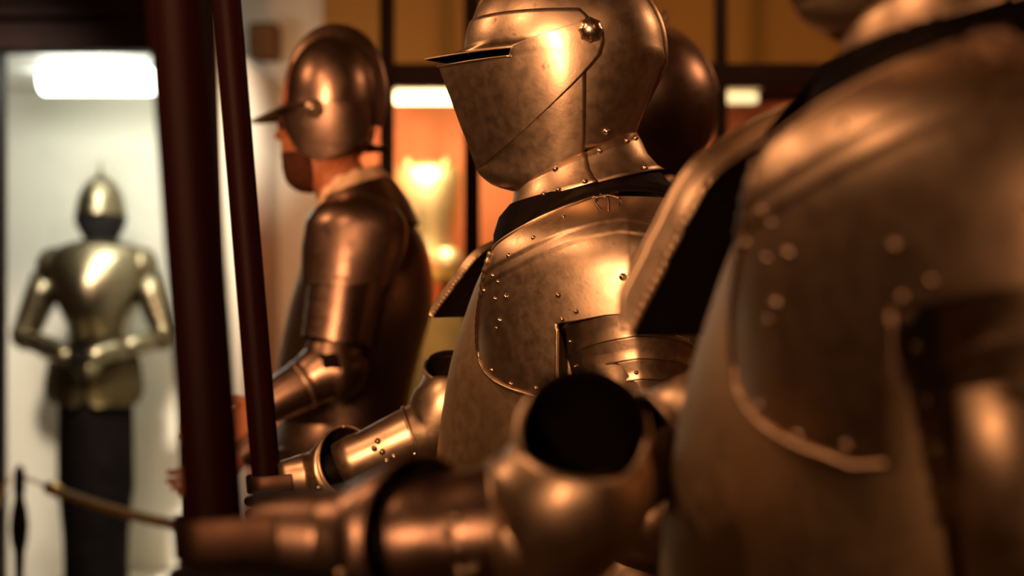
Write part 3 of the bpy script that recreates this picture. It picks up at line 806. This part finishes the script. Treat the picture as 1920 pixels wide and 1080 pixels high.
# peak over the brow
rows = []
for u in (0, .2, .4, .6, .8, 1.0):
    row = []
    for k in range(33):
        t = -1.25 + 2.5 * k / 32
        ins = Vector(sec(t, fx(531), fx(700), fx(620), .108, fz(203)))
        out = ins + Vector((-(.062 * max(0, math.cos(t)) ** 3 + .010), (-.008 if t > 0 else .008) * abs(math.sin(t)), -.026 * max(0, math.cos(t)) ** 2 - .006))
        row.append(ins.lerp(out, u))
    rows.append(row)
finish('peak', loft(rows, False), STEEL_DARK, helm, solid=.002)
# cheek pieces and the rosettes over the ears
for s in (-1, 1):
    rows = []
    for y, x0, x1 in ((205, 540, 700), (222, 538, 700), (240, 541, 698), (258, 548, 694), (274, 556, 684), (288, 566, 668), (298, 580, 645), (304, 598, 622)):
        rows.append([(fx(x0 + (x1 - x0) * k / 16), s * (itp(y, [(205, .112), (250, .103), (304, .085)]) * math.sqrt(max(.12, 1 - ((x0 + (x1 - x0) * k / 16 - 622) / 108.0) ** 2))), fz(y)) for k in range(17)])
    ck = finish('cheek_piece', loft(rows, False), STEEL_DARK, helm, solid=.002, inner=BLACK_IN, ref=(fx(622), 0, fz(250)))
    bm = lathe_bm([(.020, 0), (.021, .004), (.016, .010), (.008, .012), (.004, .018), (.001, .019)], 20)
    ro = finish('rosette', bm, STEEL, ck); ro.location = (fx(602), s * .110, fz(215)); ro.rotation_euler = (PI / 2 if s < 0 else -PI / 2, 0, 0)
# head, neck
HEAD = [(120, 545, 690, .06), (160, 532, 700, .078), (205, 526, 700, .080), (222, 523, 700, .080), (234, 526, 699, .079), (246, 519, 698, .078), (252, 515, 697, .077), (258, 514, 695, .076), (263, 524, 693, .075), (270, 529, 690, .074), (279, 527, 686, .073), (285, 529, 682, .071), (292, 527, 677, .069), (301, 531, 668, .066),
        (312, 532, 655, .062), (328, 535, 640, .057), (340, 539, 630, .050), (349, 548, 622, .042), (355, 560, 612, .03)]
rings = []
for k in range(60):
    y = 120 + (355 - 120) * k / 59
    f = itp(y, [(h[0], h[1]) for h in HEAD]); b = itp(y, [(h[0], h[2]) for h in HEAD]); hw = itp(y, [(h[0], h[3]) for h in HEAD])
    nose = 1.0 if 240 < y < 264 else .25
    rings.append([sec(2 * PI * j / 48, fx(f), fx(b), fx(f * .48 + b * .52), hw, fz(y), 1.7, nose) for j in range(48)])
head = finish('head', loft(rings, True, (True, True)), SKIN, far)
rings = []                      # beard along jaw and chin
for y, f, b, hw in ((288, 530, 610, .064), (300, 532, 615, .066), (318, 533, 618, .062), (336, 538, 616, .056), (346, 545, 610, .047), (354, 556, 600, .034), (358, 566, 590, .02)):
    rings.append([sec(-2.0 + 4.0 * j / 32, fx(f), fx(b), fx((f + b) / 2), hw, fz(y), 1.7, .2) for j in range(33)])
finish('beard', loft(rings, False), BEARD, head, solid=.004)
for s in (-1, 1):
    e = finish('eye', lathe_bm([(.001, -.011), (.007, -.008), (.010, -.002), (.010, .002), (.007, .008), (.001, .011)], 14), BEARD, head)
    e.location = (fx(533), s * .032, fz(236))
finish('neck', tube_bm([FL(628, 318, 3.1), FL(640, 345, 3.1), FL(655, 385, 3.1)], [.058, .06, .068], 28), SKIN, far)
# collar and body
rings = []
for (f, fy), (b, by), hw in (((608, 352), (706, 312), .066), ((604, 362), (714, 322), .074), ((598, 386), (732, 338), .09), ((590, 412), (752, 362), .118), ((588, 430), (770, 390), .14)):
    row = []
    for j in range(48):
        t = 2 * PI * j / 48; u = .5 - .5 * math.cos(t)
        row.append((fx(f + (b - f) * u), -hw * math.sin(t) + .003 * math.sin(9 * t), fz(fy + (by - fy) * u) + .003 * math.sin(11 * t)))
    rings.append(row)
finish('collar', loft(rings), BUFF, far, solid=.005)
rings = []
for (f, fy), (b, by), hw in (((601, 378), (733, 330), .100), ((597, 392), (748, 346), .112), ((590, 412), (768, 376), .142), ((584, 440), (788, 420), .168)):
    row = []
    for j in range(48):
        t = 2 * PI * j / 48; u = .5 - .5 * math.cos(t)
        row.append((fx(f + (b - f) * u), -hw * math.sin(t), fz(fy + (by - fy) * u)))
    rings.append(row)
finish('gorget', loft(rings), STEEL_DARK, far, solid=.002, inner=BLACK_IN, ref=(fx(670), 0, fz(400)))
TF = [(392, 610, 742, .085), (425, 592, 780, .14), (470, 575, 802, .175), (530, 556, 812, .19), (590, 540, 808, .19), (650, 528, 792, .182), (710, 520, 776, .17), (770, 526, 764, .155), (800, 536, 760, .15)]
rings = []
for k in range(26):
    y = 392 + (800 - 392) * k / 25
    v = [sitp(y, [(h[0], h[i]) for h in TF]) for i in (1, 2, 3)]
    rings.append([sec(2 * PI * j / 64, fx(v[0]), fx(v[1]), fx(v[0] * .45 + v[1] * .55), v[2], fz(y), 1.75, .4) for j in range(64)])
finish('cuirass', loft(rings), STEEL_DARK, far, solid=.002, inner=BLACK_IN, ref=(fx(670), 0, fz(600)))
rings = []
for y, f, b, hw in ((785, 530, 764, .155), (830, 510, 775, .185), (831, 508, 776, .188), (880, 500, 782, .205), (881, 498, 783, .208), (950, 495, 786, .215), (1010, 505, 780, .205)):
    rings.append([sec(2 * PI * j / 56, fx(f), fx(b), fx((f + b) / 2), hw, fz(y), 1.75, .3) for j in range(56)])
finish('tasset_skirt', loft(rings), STEEL_DARK, far, solid=.002, inner=BLACK_IN, ref=(fx(650), 0, fz(880)))
def far_arm(s, SH, EL, WR):
    SH, EL, WR = map(Vector, (SH, EL, WR))
    rings = []
    for k in range(13):
        a = PI / 2 * (1 - k / 12)
        r = .092 * max(.03, math.cos(a)); c = SH + Vector((0, 0, .078 * math.sin(a) - .01))
        rings.append([c + Vector((1.15 * r * math.cos(2 * PI * j / 36), r * .95 * math.sin(2 * PI * j / 36), 0)) for j in range(36)])
    for dz, q in ((-.04, 1.0), (-.07, .96), (-.10, .91), (-.115, .90)):
        rings.append([SH + (EL - SH) * (-dz - .01) / (SH.z - EL.z) + Vector((1.15 * .092 * q * math.cos(2 * PI * j / 36), .0875 * q * math.sin(2 * PI * j / 36), -.012)) for j in range(36)])
    pd = finish('pauldron', loft(rings, True, (True, False)), STEEL_DARK, far, solid=.002, inner=BLACK_IN, ref=SH)
    d = EL - SH
    for i in range(5):
        c0 = SH + d * (.14 + .13 * i); c1 = SH + d * (.14 + .13 * (i + 1.25))
        r0 = .080 - .0022 * i
        finish('lame', tube_bm([c0, c0.lerp(c1, .5), c1], [r0 - .0010, r0 - .0004, r0], 32, False), STEEL_DARK, pd, solid=.0016, inner=BLACK_IN, ref=c0.lerp(c1, .5))
    t = (WR - EL).normalized()
    rer = finish('rerebrace', tube_bm([SH + d * .72, SH + d * .95], [.058, .052], 28, False), STEEL_DARK, far, solid=.002)
    e0 = -d.normalized()
    cop = finish('couter', tube_bm(catmull([EL + e0 * .07, EL + e0 * .02, EL + (e0 + t) * -.008, EL + t * .02, EL + t * .07], 4), [sitp(k / 16, [(0, .050), (.3, .064), (.5, .068), (.7, .064), (1, .046)]) for k in range(17)], 28, False), STEEL_DARK, far, solid=.002, inner=BLACK_IN, ref=EL)
    finish('edge_roll', tube_bm([EL + t * .07 + q for q in ring_pts(t, .048)], .004, 8), STEEL, cop)
    va = finish('vambrace', tube_bm([EL + t * .03, EL.lerp(WR, .35), EL.lerp(WR, .7), WR], [.050, .051, .044, .037], 28, False), STEEL_DARK, far, solid=.002, inner=BLACK_IN, ref=EL.lerp(WR, .5))
    return t
far_arm(-1, FL(668, 425, 2.90), FL(622, 690, 2.86), FL(492, 765, 2.80))
far_arm(1, FL(668, 425, 3.30), FL(600, 730, 3.36), FL(450, 855, 3.34))
def bare_hand(parent, W, dirv, side, upn, sc=1.0):
    """open relaxed hand: palm, four bent fingers and a thumb leaving the side of the palm"""
    W = Vector(W); dv = Vector(dirv).normalized(); sv = Vector(side); sv = (sv - dv * sv.dot(dv)).normalized(); nv = dv.cross(sv)
    R = []
    for u, w, h in ((-.02, .024, .019), (.015, .030, .018), (.05, .039, .016), (.085, .041, .013), (.10, .036, .010)):
        R.append([W + dv * u * sc + sv * w * sc * math.cos(2 * PI * k / 18) + nv * h * sc * math.sin(2 * PI * k / 18) for k in range(18)])
    h = finish('hand', loft(R, True, (True, True)), SKIN, parent)
    for o, ln in ((-.030, .066), (-.010, .078), (.010, .084), (.029, .074)):
        b = W + dv * .092 * sc + sv * o * sc; ln *= sc
        finish('finger', tube_bm(catmull([b, b + dv * ln * .45 - nv * .004, b + dv * ln * .75 - nv * .020, b + dv * ln * .86 - nv * .042], 4), [.0095 * sc - .0028 * k / 12 for k in range(13)], 10), SKIN, h)
    b = W + dv * .03 * sc + sv * .030 * sc
    finish('thumb', tube_bm(catmull([b, b + dv * .03 + sv * .022 - nv * .008, b + dv * .062 + sv * .026 - nv * .022], 4), [.0125 * sc - .004 * k / 8 for k in range(9)], 10), SKIN, h)
bare_hand(far, FL(448, 857, 3.34), (-.85, -.05, -.42), (0, .35, .95), None)
bare_hand(far, FL(495, 764, 2.80), (-.85, .15, -.5), (0, .5, .85), None)
build_legs(far, .80, CLOTH)
plinth_box(FXY[0], FXY[1], FXY[2], 'dark wooden plinth under the mannequin in the combed helmet')

# ------------------------------------------------------------------ second-row figure: a big round helmet behind the sharp armour
BX, BY, BZ = P(1180, 0, 2.95).x, 2.95, 0.25
back = empty('armour_suit', (BX, BY, BZ), 'dark brown armour with a big round helmet, mostly hidden behind the sharp plate armour', 'armour')
PXB = BY / F
def bx(px): return (px - 960) * PXB - BX
def bz(py): return CAMZ - BZ + (540 - py) * PXB
rings = []
for k in range(21):
    a = PI / 2 - (PI / 2 + .95) * k / 20
    c = max(.015, math.cos(a)); y = 196 - (152 if a > 0 else 172) * math.sin(a)
    rings.append([sec(2 * PI * j / 64, bx(1192 - 150 * c), bx(1192 + 152 * c), bx(1192), .150 * c, bz(y), 1.8, .2) for j in range(64)])
rings.append([sec(2 * PI * j / 64, bx(1080), bx(1300), bx(1190), .105, bz(352)) for j in range(64)])
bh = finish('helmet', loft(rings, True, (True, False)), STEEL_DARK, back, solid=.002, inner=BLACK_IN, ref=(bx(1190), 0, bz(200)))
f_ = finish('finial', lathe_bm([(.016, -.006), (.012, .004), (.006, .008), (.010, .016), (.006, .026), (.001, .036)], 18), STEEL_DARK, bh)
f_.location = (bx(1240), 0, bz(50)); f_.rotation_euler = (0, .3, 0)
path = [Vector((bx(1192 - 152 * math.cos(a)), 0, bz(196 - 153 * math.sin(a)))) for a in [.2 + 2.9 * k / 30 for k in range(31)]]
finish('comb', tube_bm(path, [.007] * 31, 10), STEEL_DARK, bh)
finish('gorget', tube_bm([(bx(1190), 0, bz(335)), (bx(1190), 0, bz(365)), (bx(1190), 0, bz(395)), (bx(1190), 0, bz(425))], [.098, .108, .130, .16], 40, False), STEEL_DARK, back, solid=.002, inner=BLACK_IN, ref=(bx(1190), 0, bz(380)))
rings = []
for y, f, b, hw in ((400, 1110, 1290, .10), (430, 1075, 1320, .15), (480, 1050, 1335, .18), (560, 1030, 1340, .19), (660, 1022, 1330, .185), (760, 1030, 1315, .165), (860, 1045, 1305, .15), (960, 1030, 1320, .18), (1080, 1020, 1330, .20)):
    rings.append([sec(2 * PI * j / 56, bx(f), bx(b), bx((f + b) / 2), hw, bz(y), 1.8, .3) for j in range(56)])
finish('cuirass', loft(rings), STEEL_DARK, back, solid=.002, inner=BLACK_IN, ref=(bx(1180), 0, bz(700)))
for s in (-1, 1):
    sh = Vector((bx(1190), s * .21, bz(455)))
    pts = [sh + Vector((0, 0, .07)), sh + Vector((0, 0, .06)), sh + Vector((0, 0, .03)), sh, sh + Vector((0, s * .01, -.10)), sh + Vector((.01, s * .02, -.27)), sh + Vector((-.05, s * .01, -.40)), sh + Vector((-.08, 0, -.50))]
    finish('arm', tube_bm(pts, [.01, .05, .082, .09, .07, .058, .05, .04], 28), STEEL_DARK, back)
build_legs(back, .82, STEEL_DARK)
plinth_box(BX, BY, BZ, 'dark wooden plinth under the armour with the big round helmet', .24)

# ------------------------------------------------------------------ showcase at the left with its armour
SY = 6.45
NXc = P(183, 0, SY).x
niche = empty('armour_suit', (NXc, SY, 0.27), 'small distant spike-helmeted armour facing the camera in the white alcove, hands joined at waist', 'armour')
PXN = SY / F
def nx(px): return (px - 183) * PXN
def nz(py): return CAMZ - 0.27 + (540 - py) * PXN
def oval(cx, w, d, py, N=40, dy=0.0): return [(nx(cx) + w * PXN * math.cos(2 * PI * k / N), dy + d * math.sin(2 * PI * k / N), nz(py)) for k in range(N)]
h = finish('helmet', loft([oval(189, w, w * PXN * 1.05, y) for y, w in ((327, 2), (331, 10), (338, 20), (350, 31), (365, 39), (380, 43), (394, 45), (400, 47), (404, 47))], True, (True, True)), STEEL_FAR, niche)
finish('spike', tube_bm([(nx(188), 0, nz(331)), (nx(188), 0, nz(318)), (nx(188), 0, nz(296))], [.016, .008, .002], 12), STEEL_FAR, h)
finish('aventail', loft([oval(189, w, d, y) for y, w, d in ((402, 44, .10), (415, 45, .105), (428, 40, .095), (442, 31, .08), (458, 28, .075), (470, 36, .09))]), BLACKMETAL, h, solid=.006)
rings = []
for y, w, d in ((448, 24, .07), (456, 56, .10), (466, 84, .125), (486, 97, .150), (515, 95, .175), (545, 86, .195), (575, 72, .19), (605, 58, .16), (625, 54, .14), (650, 58, .15)):
    row = []
    for k in range(48):
        t = 2 * PI * k / 48; c, s_ = math.cos(t), math.sin(t)
        dd = d * (abs(s_) ** .9) * (1 if s_ > 0 else -1)
        if s_ < 0 and 490 < y < 620: dd *= 1.0 + .10 * (1 - abs(c)) ** 2
        row.append((nx(185) + w * PXN * c, dd, nz(y)))
    rings.append(row)
finish('cuirass', loft(rings, True, (True, True)), STEEL_FAR, niche)
for s in (-1, 1):
    X = lambda px: nx(183 + s * px)
    rings = []
    sh = Vector((X(84), 0, nz(500)))
    for k in range(11):
        a = PI / 2 * (1 - k / 10); c = max(.03, math.cos(a))
        rings.append([sh + Vector((.072 * c * math.cos(2 * PI * j / 28), .085 * c * math.sin(2 * PI * j / 28), .088 * math.sin(a))) for j in range(28)])
    rings.append([sh + Vector((s * .006 + .070 * math.cos(2 * PI * j / 28), .08 * math.sin(2 * PI * j / 28), -.06)) for j in range(28)])
    finish('pauldron', loft(rings, True, (True, True)), STEEL_FAR, niche)
    EL = Vector((X(134), -.03, nz(632))); SHb = Vector((X(92), 0, nz(520))); WRn = Vector((X(30), -.25, nz(660)))
    up_ = finish('rerebrace', tube_bm([SHb, SHb.lerp(EL, .35), SHb.lerp(EL, .7), EL], [.076, .073, .066, .054], 24), STEEL_FAR, niche)
    for u in (.2, .4, .6, .8):
        p = SHb.lerp(EL, u); tt = (EL - SHb).normalized()
        finish('lame', tube_bm([p - tt * .02, p + tt * .012, p + tt * .02], [.075 - .018 * u, .0785 - .018 * u, .0795 - .018 * u], 24, False), STEEL_FAR, up_, solid=.002)
    finish('couter', tube_bm([EL + Vector((-s * .02, -.01, .05)), EL + Vector((0, 0, .02)), EL, EL + Vector((-s * .03, -.04, -.02))], [.045, .058, .058, .044], 24), STEEL_FAR, niche)
    t = (WRn - EL).normalized()
    finish('vambrace', tube_bm([EL, EL.lerp(WRn, .4), EL.lerp(WRn, .8)], [.046, .046, .036], 24), STEEL_FAR, niche)
    g = finish('gauntlet', tube_bm([EL.lerp(WRn, .62), EL.lerp(WRn, .8), WRn, WRn + t * .05], [.054, .044, .040, (.04, .028)], 24), STEEL_FAR, niche)
    for i in range(4):
        b = WRn + t * .045 + Vector((0, 0, .03 - .02 * i))
        finish('finger', tube_bm(catmull([b, b + t * .03, b + t * .05 + Vector((0, .02, -.008)), b + t * .055 + Vector((0, .04, -.012))], 3), [.010 - .003 * k / 9 for k in range(10)], 8), LEATHER, g)
    b = WRn + Vector((0, -.01, .03))
    finish('thumb', tube_bm(catmull([b, b + t * .03 + Vector((0, -.005, .012)), b + t * .06 + Vector((0, .005, .012))], 3), [.011 - .003 * k / 6 for k in range(7)], 8), LEATHER, g)
    rows = []                    # tasset
    for y, x0, x1, o in ((655, 4, 78, .16), (680, 4, 86, .175), (681, 3, 87, .178), (705, 3, 90, .185), (706, 3, 91, .188), (735, 3, 92, .19), (752, 8, 84, .19), (757, 20, 70, .19)):
        rows.append([(nx(183 + s * (x0 + (x1 - x0) * k / 14)), -o * math.cos(1.25 * k / 14) , nz(y)) for k in range(15)])
    finish('tasset', loft(rows, False), STEEL_TASSET, niche, solid=.003)
rings = [oval(180, w, d, y) for y, w, d in ((650, 58, .14), (700, 66, .16), (760, 68, .165), (830, 69, .165), (915, 70, .165), (940, 66, .16), (1000, 60, .15), (1060, 58, .15), (1128, 60, .15))]
finish('lower_garment', loft(rings, True, (True, True)), CLOTH, niche)
for s in (-1, 1):
    R = []
    for u, w, hh in ((.03, .04, .05), (-.08, .045, .05), (-.18, .04, .03), (-.22, .012, .012)):
        R.append([(s * .075 + w * math.cos(2 * PI * k / 16), u, max(0, hh * .5 + hh * .6 * math.sin(2 * PI * k / 16))) for k in range(16)])
    finish('shoe', loft(R, True, (True, True)), LEATHER, niche)

# setting: showcase opening, back wall, room
WALLY = 6.95
def wall_box(name, lo, hi, mat):
    return struct(finish(name, box_bm(lo, hi), mat, None, smooth=False))
XS = P(612, 0, WALLY).x
wall_box('wall_back', (-4.0, WALLY, 0), (XS, WALLY + .1, 3.3), PLASTER)
wall_box('wall_recess', (XS, WALLY - .12, 0), (3.6, WALLY + .1, 3.3), OCHRE)
wall_box('wall_left', (-4.1, -3, 0), (-4.0, WALLY + .1, 3.3), ROOMWALL)
wall_box('wall_right', (2.6, -3, 0), (2.7, WALLY + .1, 3.3), ROOMWALL)
wall_box('wall_front', (-4.1, -3.1, 0), (2.7, -3.0, 3.3), ROOMWALL)
wall_box('floor', (-4.1, -3.1, -.1), (3.6, WALLY + .1, 0), FLOORM)
wall_box('ceiling', (-4.1, -3.1, 3.3), (3.6, WALLY + .1, 3.4), ROOMWALL)
DY = 5.35
dk = empty('showcase_surround', (P(200, 0, DY).x, DY, 0), 'dark wooden surround with a deep top beam framing the white alcove at the left', 'showcase')
def dpart(name, lo, hi, mat, bev=.006):
    o = finish(name, box_bm(lo, hi, bev), mat, dk, smooth=False); o.location = -Vector(dk.location); return o
xl, xr = P(-60, 0, DY).x, P(-7, 0, DY).x
jl, jr = P(347, 0, DY).x, P(392, 0, DY).x
zt = P(0, 93, DY).z
dpart('top_beam', (-3.9, DY, zt), (jr, DY + .12, 3.28), FRAME)
dpart('moulding', (-3.9, DY - .03, P(0, 34, DY).z), (jr, DY, P(0, 20, DY).z), FRAME, .004)
dpart('jamb', (xl, DY, 0), (xr, DY + .12, zt), FRAME)
dpart('jamb', (jl, DY, 0), (jr, DY + .12, zt), FRAME)
dpart('soffit', (-3.9, DY + .12, zt + .06), (jl + .02, WALLY - .002, zt + .09), WHITE)
dpart('side_panel', (jl + .02, DY + .12, 0), (jr, WALLY - .002, zt + .09), PLASTER)
dpart('platform', (xr, DY + .12, 0), (jl, WALLY - .002, .268), PLASTER)
# tube light in the showcase
TY = 6.3
tl = empty('fluorescent_light', P(230, 150, TY), 'bright white fluorescent light fitting at the top of the pale alcove', 'light')
a, b = P(80, 124, TY), P(386, 180, TY)
fit = finish('housing', box_bm((a.x, TY - .05, a.z + .004), (b.x, TY + .05, a.z + .03), .008), WHITE, tl, smooth=False); fit.location = -tl.location
DIFF = emis('white_tube_glow', (0.94, 1.0, 0.88), 10.0)
zc = (a.z + b.z) / 2; hh = (a.z - b.z) / 2
df = finish('diffuser', tube_bm([(a.x + .006, TY - .03, zc), (a.x + .012, TY - .03, zc), (b.x - .012, TY - .03, zc), (b.x - .006, TY - .03, zc)], [(.05, hh * .8), (.055, hh), (.055, hh), (.05, hh * .8)], 28), DIFF, tl)
# make the tall axis of the diffuser vertical
df.location = -tl.location

# small dark box high on the pale wall
sp = finish('wall_speaker', box_bm((-.075, -.16, -.085), (.065, 0, .085), .02), ROOMWALL, None, smooth=False)
sp.location = P(487, 68, 6.7); sp.location.y = WALLY - .002
tag(sp, 'small dark box fixed high on the pale wall, right of the thinner pole', 'speaker')

# rope barrier
RY = 5.0
pz = 0.95
def rope_post(x, Y, label):
    o = empty('barrier_post', (x, Y, 0), label, 'barrier post', None)
    zf = 1.06
    for nm, prof in (('base', [(.15, 0), (.15, .012), (.14, .02), (.05, .032), (.02, .05)]),
                     ('shaft', [(.016, .03), (.016, .60), (.018, .68), (.027, .72), (.032, .77), (.027, .82), (.017, .86), (.016, .90)]),
                     ('cap', [(.018, .88), (.020, .89), (.020, .93), (.017, .955), (.008, .97), (.001, .975)])):
        finish(nm, lathe_bm([(r, z * zf) for r, z in prof], 32), BLACKMETAL, o)
    return o
p1 = P(40, 870, 5.0)
rope_post(p1.x, 4.98, 'slim black barrier post in front of the distant armour, at the left edge')
p2x, p2Y = P(590, 0, 3.85).x, 3.85
rope_post(p2x, p2Y, 'slim black barrier post hidden behind the outstretched gauntlets')
def rope(A, B, sag, label, hook_at=.14):
    A, B = Vector(A), Vector(B)
    pts = [A.lerp(B, k / 40) + Vector((0, 0, -sag * 4 * (k / 40) * (1 - k / 40))) for k in range(41)]
    o = empty('barrier_rope', A, label, 'rope')
    k0 = max(2, int(40 * hook_at)); k1 = 40 - k0
    off = Vector(A)
    bm = bmesh.new()
    pp, fr = frame_along(catmull([p - off for p in pts[k0:k1 + 1]], 4))
    R = []
    for i, (p, (u, v, t)) in enumerate(zip(pp, fr)):
        R.append([p + (u * math.cos(2 * PI * k / 14 ) + v * math.sin(2 * PI * k / 14)) * (.0165 * (1 + .12 * math.cos(3 * (2 * PI * k / 14) + i * .9))) for k in range(14)])
    loft(R, True, (True, True), bm)
    finish('cord', bm, ROPE, o)
    for ks in ((0, k0), (40, k1)):
        q = [pts[k] - off for k in (range(ks[0], ks[1] + 1) if ks[0] < ks[1] else range(ks[0], ks[1] - 1, -1))]
        finish('hook', tube_bm(q, .005, 10), BRASS, o)
        d = (q[-1] - q[-2]).normalized()
        finish('end_cap', tube_bm([q[-1] - d * .035, q[-1] - d * .03, q[-1] + d * .03, q[-1] + d * .035], [.014, .023, .023, .018], 16), BRASS, o)
    return o
zr = P(40, 893, 4.98).z
rope((p1.x + .024, 4.965, zr), (p2x - .012, p2Y + .022, zr - .02), .05, 'yellow-brown barrier rope running right from the black post past the distant armour', .13)
rope((p1.x - .022, 4.965, zr), (p1.x - .30, 4.3, zr), .18, 'short yellow barrier rope dropping left from the black post', .16)

# ------------------------------------------------------------------ lit display case at the back, behind dark framing
CY = 5.0
fr_ = empty('metal_frame', (P(1100, 0, CY).x, CY, 0), 'dark metal framing of uprights and one crossbar in front of the lit red display', 'frame')
def fpart(name, lo, hi):
    o = finish(name, box_bm(lo, hi, .006), FRAME, fr_, smooth=False); o.location = -fr_.location; return o
for x0, x1 in ((712, 739), (870, 900), (1340, 1362)):
    fpart('upright', (P(x0, 0, CY).x, CY - .03, 0), (P(x1, 0, CY).x, CY + .03, 3.28))
fpart('crossbar', (P(722, 0, CY).x, CY - .025, P(0, 163, CY).z), (2.58, CY + .025, P(0, 120, CY).z))
case = empty('display_case', (P(1000, 0, 6.0).x, 6.0, 0), 'lit red-backed display case behind the dark framing, right of the combed helmet', 'display case')
def cpart(name, lo, hi, mat):
    o = finish(name, box_bm(lo, hi, .004), mat, case, smooth=False); o.location = -case.location; return o
cx0, cx1 = P(655, 0, 6.2).x, 1.55
zc0, zc1 = P(0, 585, 6.0).z, P(0, 150, 5.8).z
cpart('back_panel', (cx0, 6.50, 0), (cx1, 6.53, zc1), RED)
cpart('side_panel', (cx0 - .03, 5.75, 0), (cx0, 6.53, zc1), RED)
cpart('side_panel', (cx1, 5.75, 0), (cx1 + .03, 6.53, zc1), RED)
cpart('top_panel', (cx0 - .03, 5.75, zc1), (cx1 + .03, 6.53, zc1 + .05), FRAME)
cpart('shelf_base', (cx0, 5.75, 0), (cx1, 6.50, zc0), OLIVE)
WTUBE = emis('warm_tube_glow', (1.0, 0.82, 0.42), 7.0)
WTUBE2 = emis('dim_tube_glow', (1.0, 0.80, 0.40), 1.2)
for i, (xa, xb, lab) in enumerate(((732, 1010, 'warm glowing tube light under the top of the red display case, beside the sharp visor'), (1060, 1420, 'dim yellow tube light at the right end of the display case, above the nearest shoulder'))):
    A, B = P(xa, 184, 5.86), P(xb, 184, 5.86)
    l = empty('tube_light', A, lab, 'light')
    t_ = finish('tube', tube_bm([(0, 0, 0), (.02, 0, 0), (B.x - A.x - .02, 0, 0), (B.x - A.x, 0, 0)], [.018, .023, .023, .018], 20), WTUBE2 if i else WTUBE, l)
    hs = finish('housing', box_bm((-.01, -.03, .03), (B.x - A.x + .01, .045, zc1 - A.z - .001), .004), WHITE, l, smooth=False)
# gilt armour in the case
gx = P(797, 0, 6.05).x
gc = empty('gilt_cuirass', (gx, 6.08, zc0), 'blurred pale gold cuirass shining inside the red display case', 'armour')
PXG = 6.08 / F
def gz(py): return CAMZ + (540 - py) * PXG - zc0
rings = []
for y, w, d in ((306, 40, .06), (312, 58, .09), (322, 66, .115), (345, 68, .13), (375, 66, .135), (405, 62, .13), (435, 56, .115), (455, 54, .11), (480, 60, .12), (500, 66, .13), (530, 70, .14)):
    rings.append([((w * PXG) * math.cos(2 * PI * k / 40), -d * math.sin(2 * PI * k / 40) * (1.12 if math.sin(2 * PI * k / 40) > 0 else 1), gz(y)) for k in range(40)])
cu = finish('body_plate', loft(rings, True, (True, True)), GILT, gc)
finish('stand', lathe_bm([(.11, 0), (.11, .012), (.02, .03), (.016, gz(490))], 28), FRAME, gc)
finish('shoulder_strap', tube_bm([(-.07, -.09, gz(318)), (-.075, -.05, gz(300)), (-.075, .04, gz(302)), (-.07, .09, gz(322))], .012, 10), GILT, gc)
finish('shoulder_strap', tube_bm([(.085, -.09, gz(318)), (.09, -.05, gz(300)), (.09, .04, gz(302)), (.085, .09, gz(322))], .012, 10), GILT, gc)
hb = P(838, 495, 5.92)
gh = empty('gilt_helmet', (hb.x, 5.88, zc0), 'small round gilt helmet bowl below the pale gold cuirass in the display case', 'helmet')
prof = [(.105 * .64, 0), (.075, .01)]
rings = [(.010 + .062 * math.sin(a), hb.z - zc0 - .068 * math.cos(a)) for a in [.55 + (PI - .56) * k / 14 for k in range(15)]]
finish('bowl', lathe_bm(rings, 36), GILT, gh)
finish('stand', lathe_bm([(.05, 0), (.05, .01), (.014, .02), (.014, hb.z - zc0 - .05)], 24), FRAME, gh)

# ------------------------------------------------------------------ repeats of one kind share a group
for o in C.objects:
    if o.parent is None and o.get('label'):
        g = {'plinth': 'plinths under the armours', 'pole': 'dark red poles held by the armours', 'barrier post': 'barrier posts',
             'rope': 'barrier ropes'}.get(o['category'])
        if o.name.startswith('armour_suit'): g = 'suits of plate armour'
        if o.name.startswith('tube_light'): g = 'tube lights in the display case'
        if g: o['group'] = g
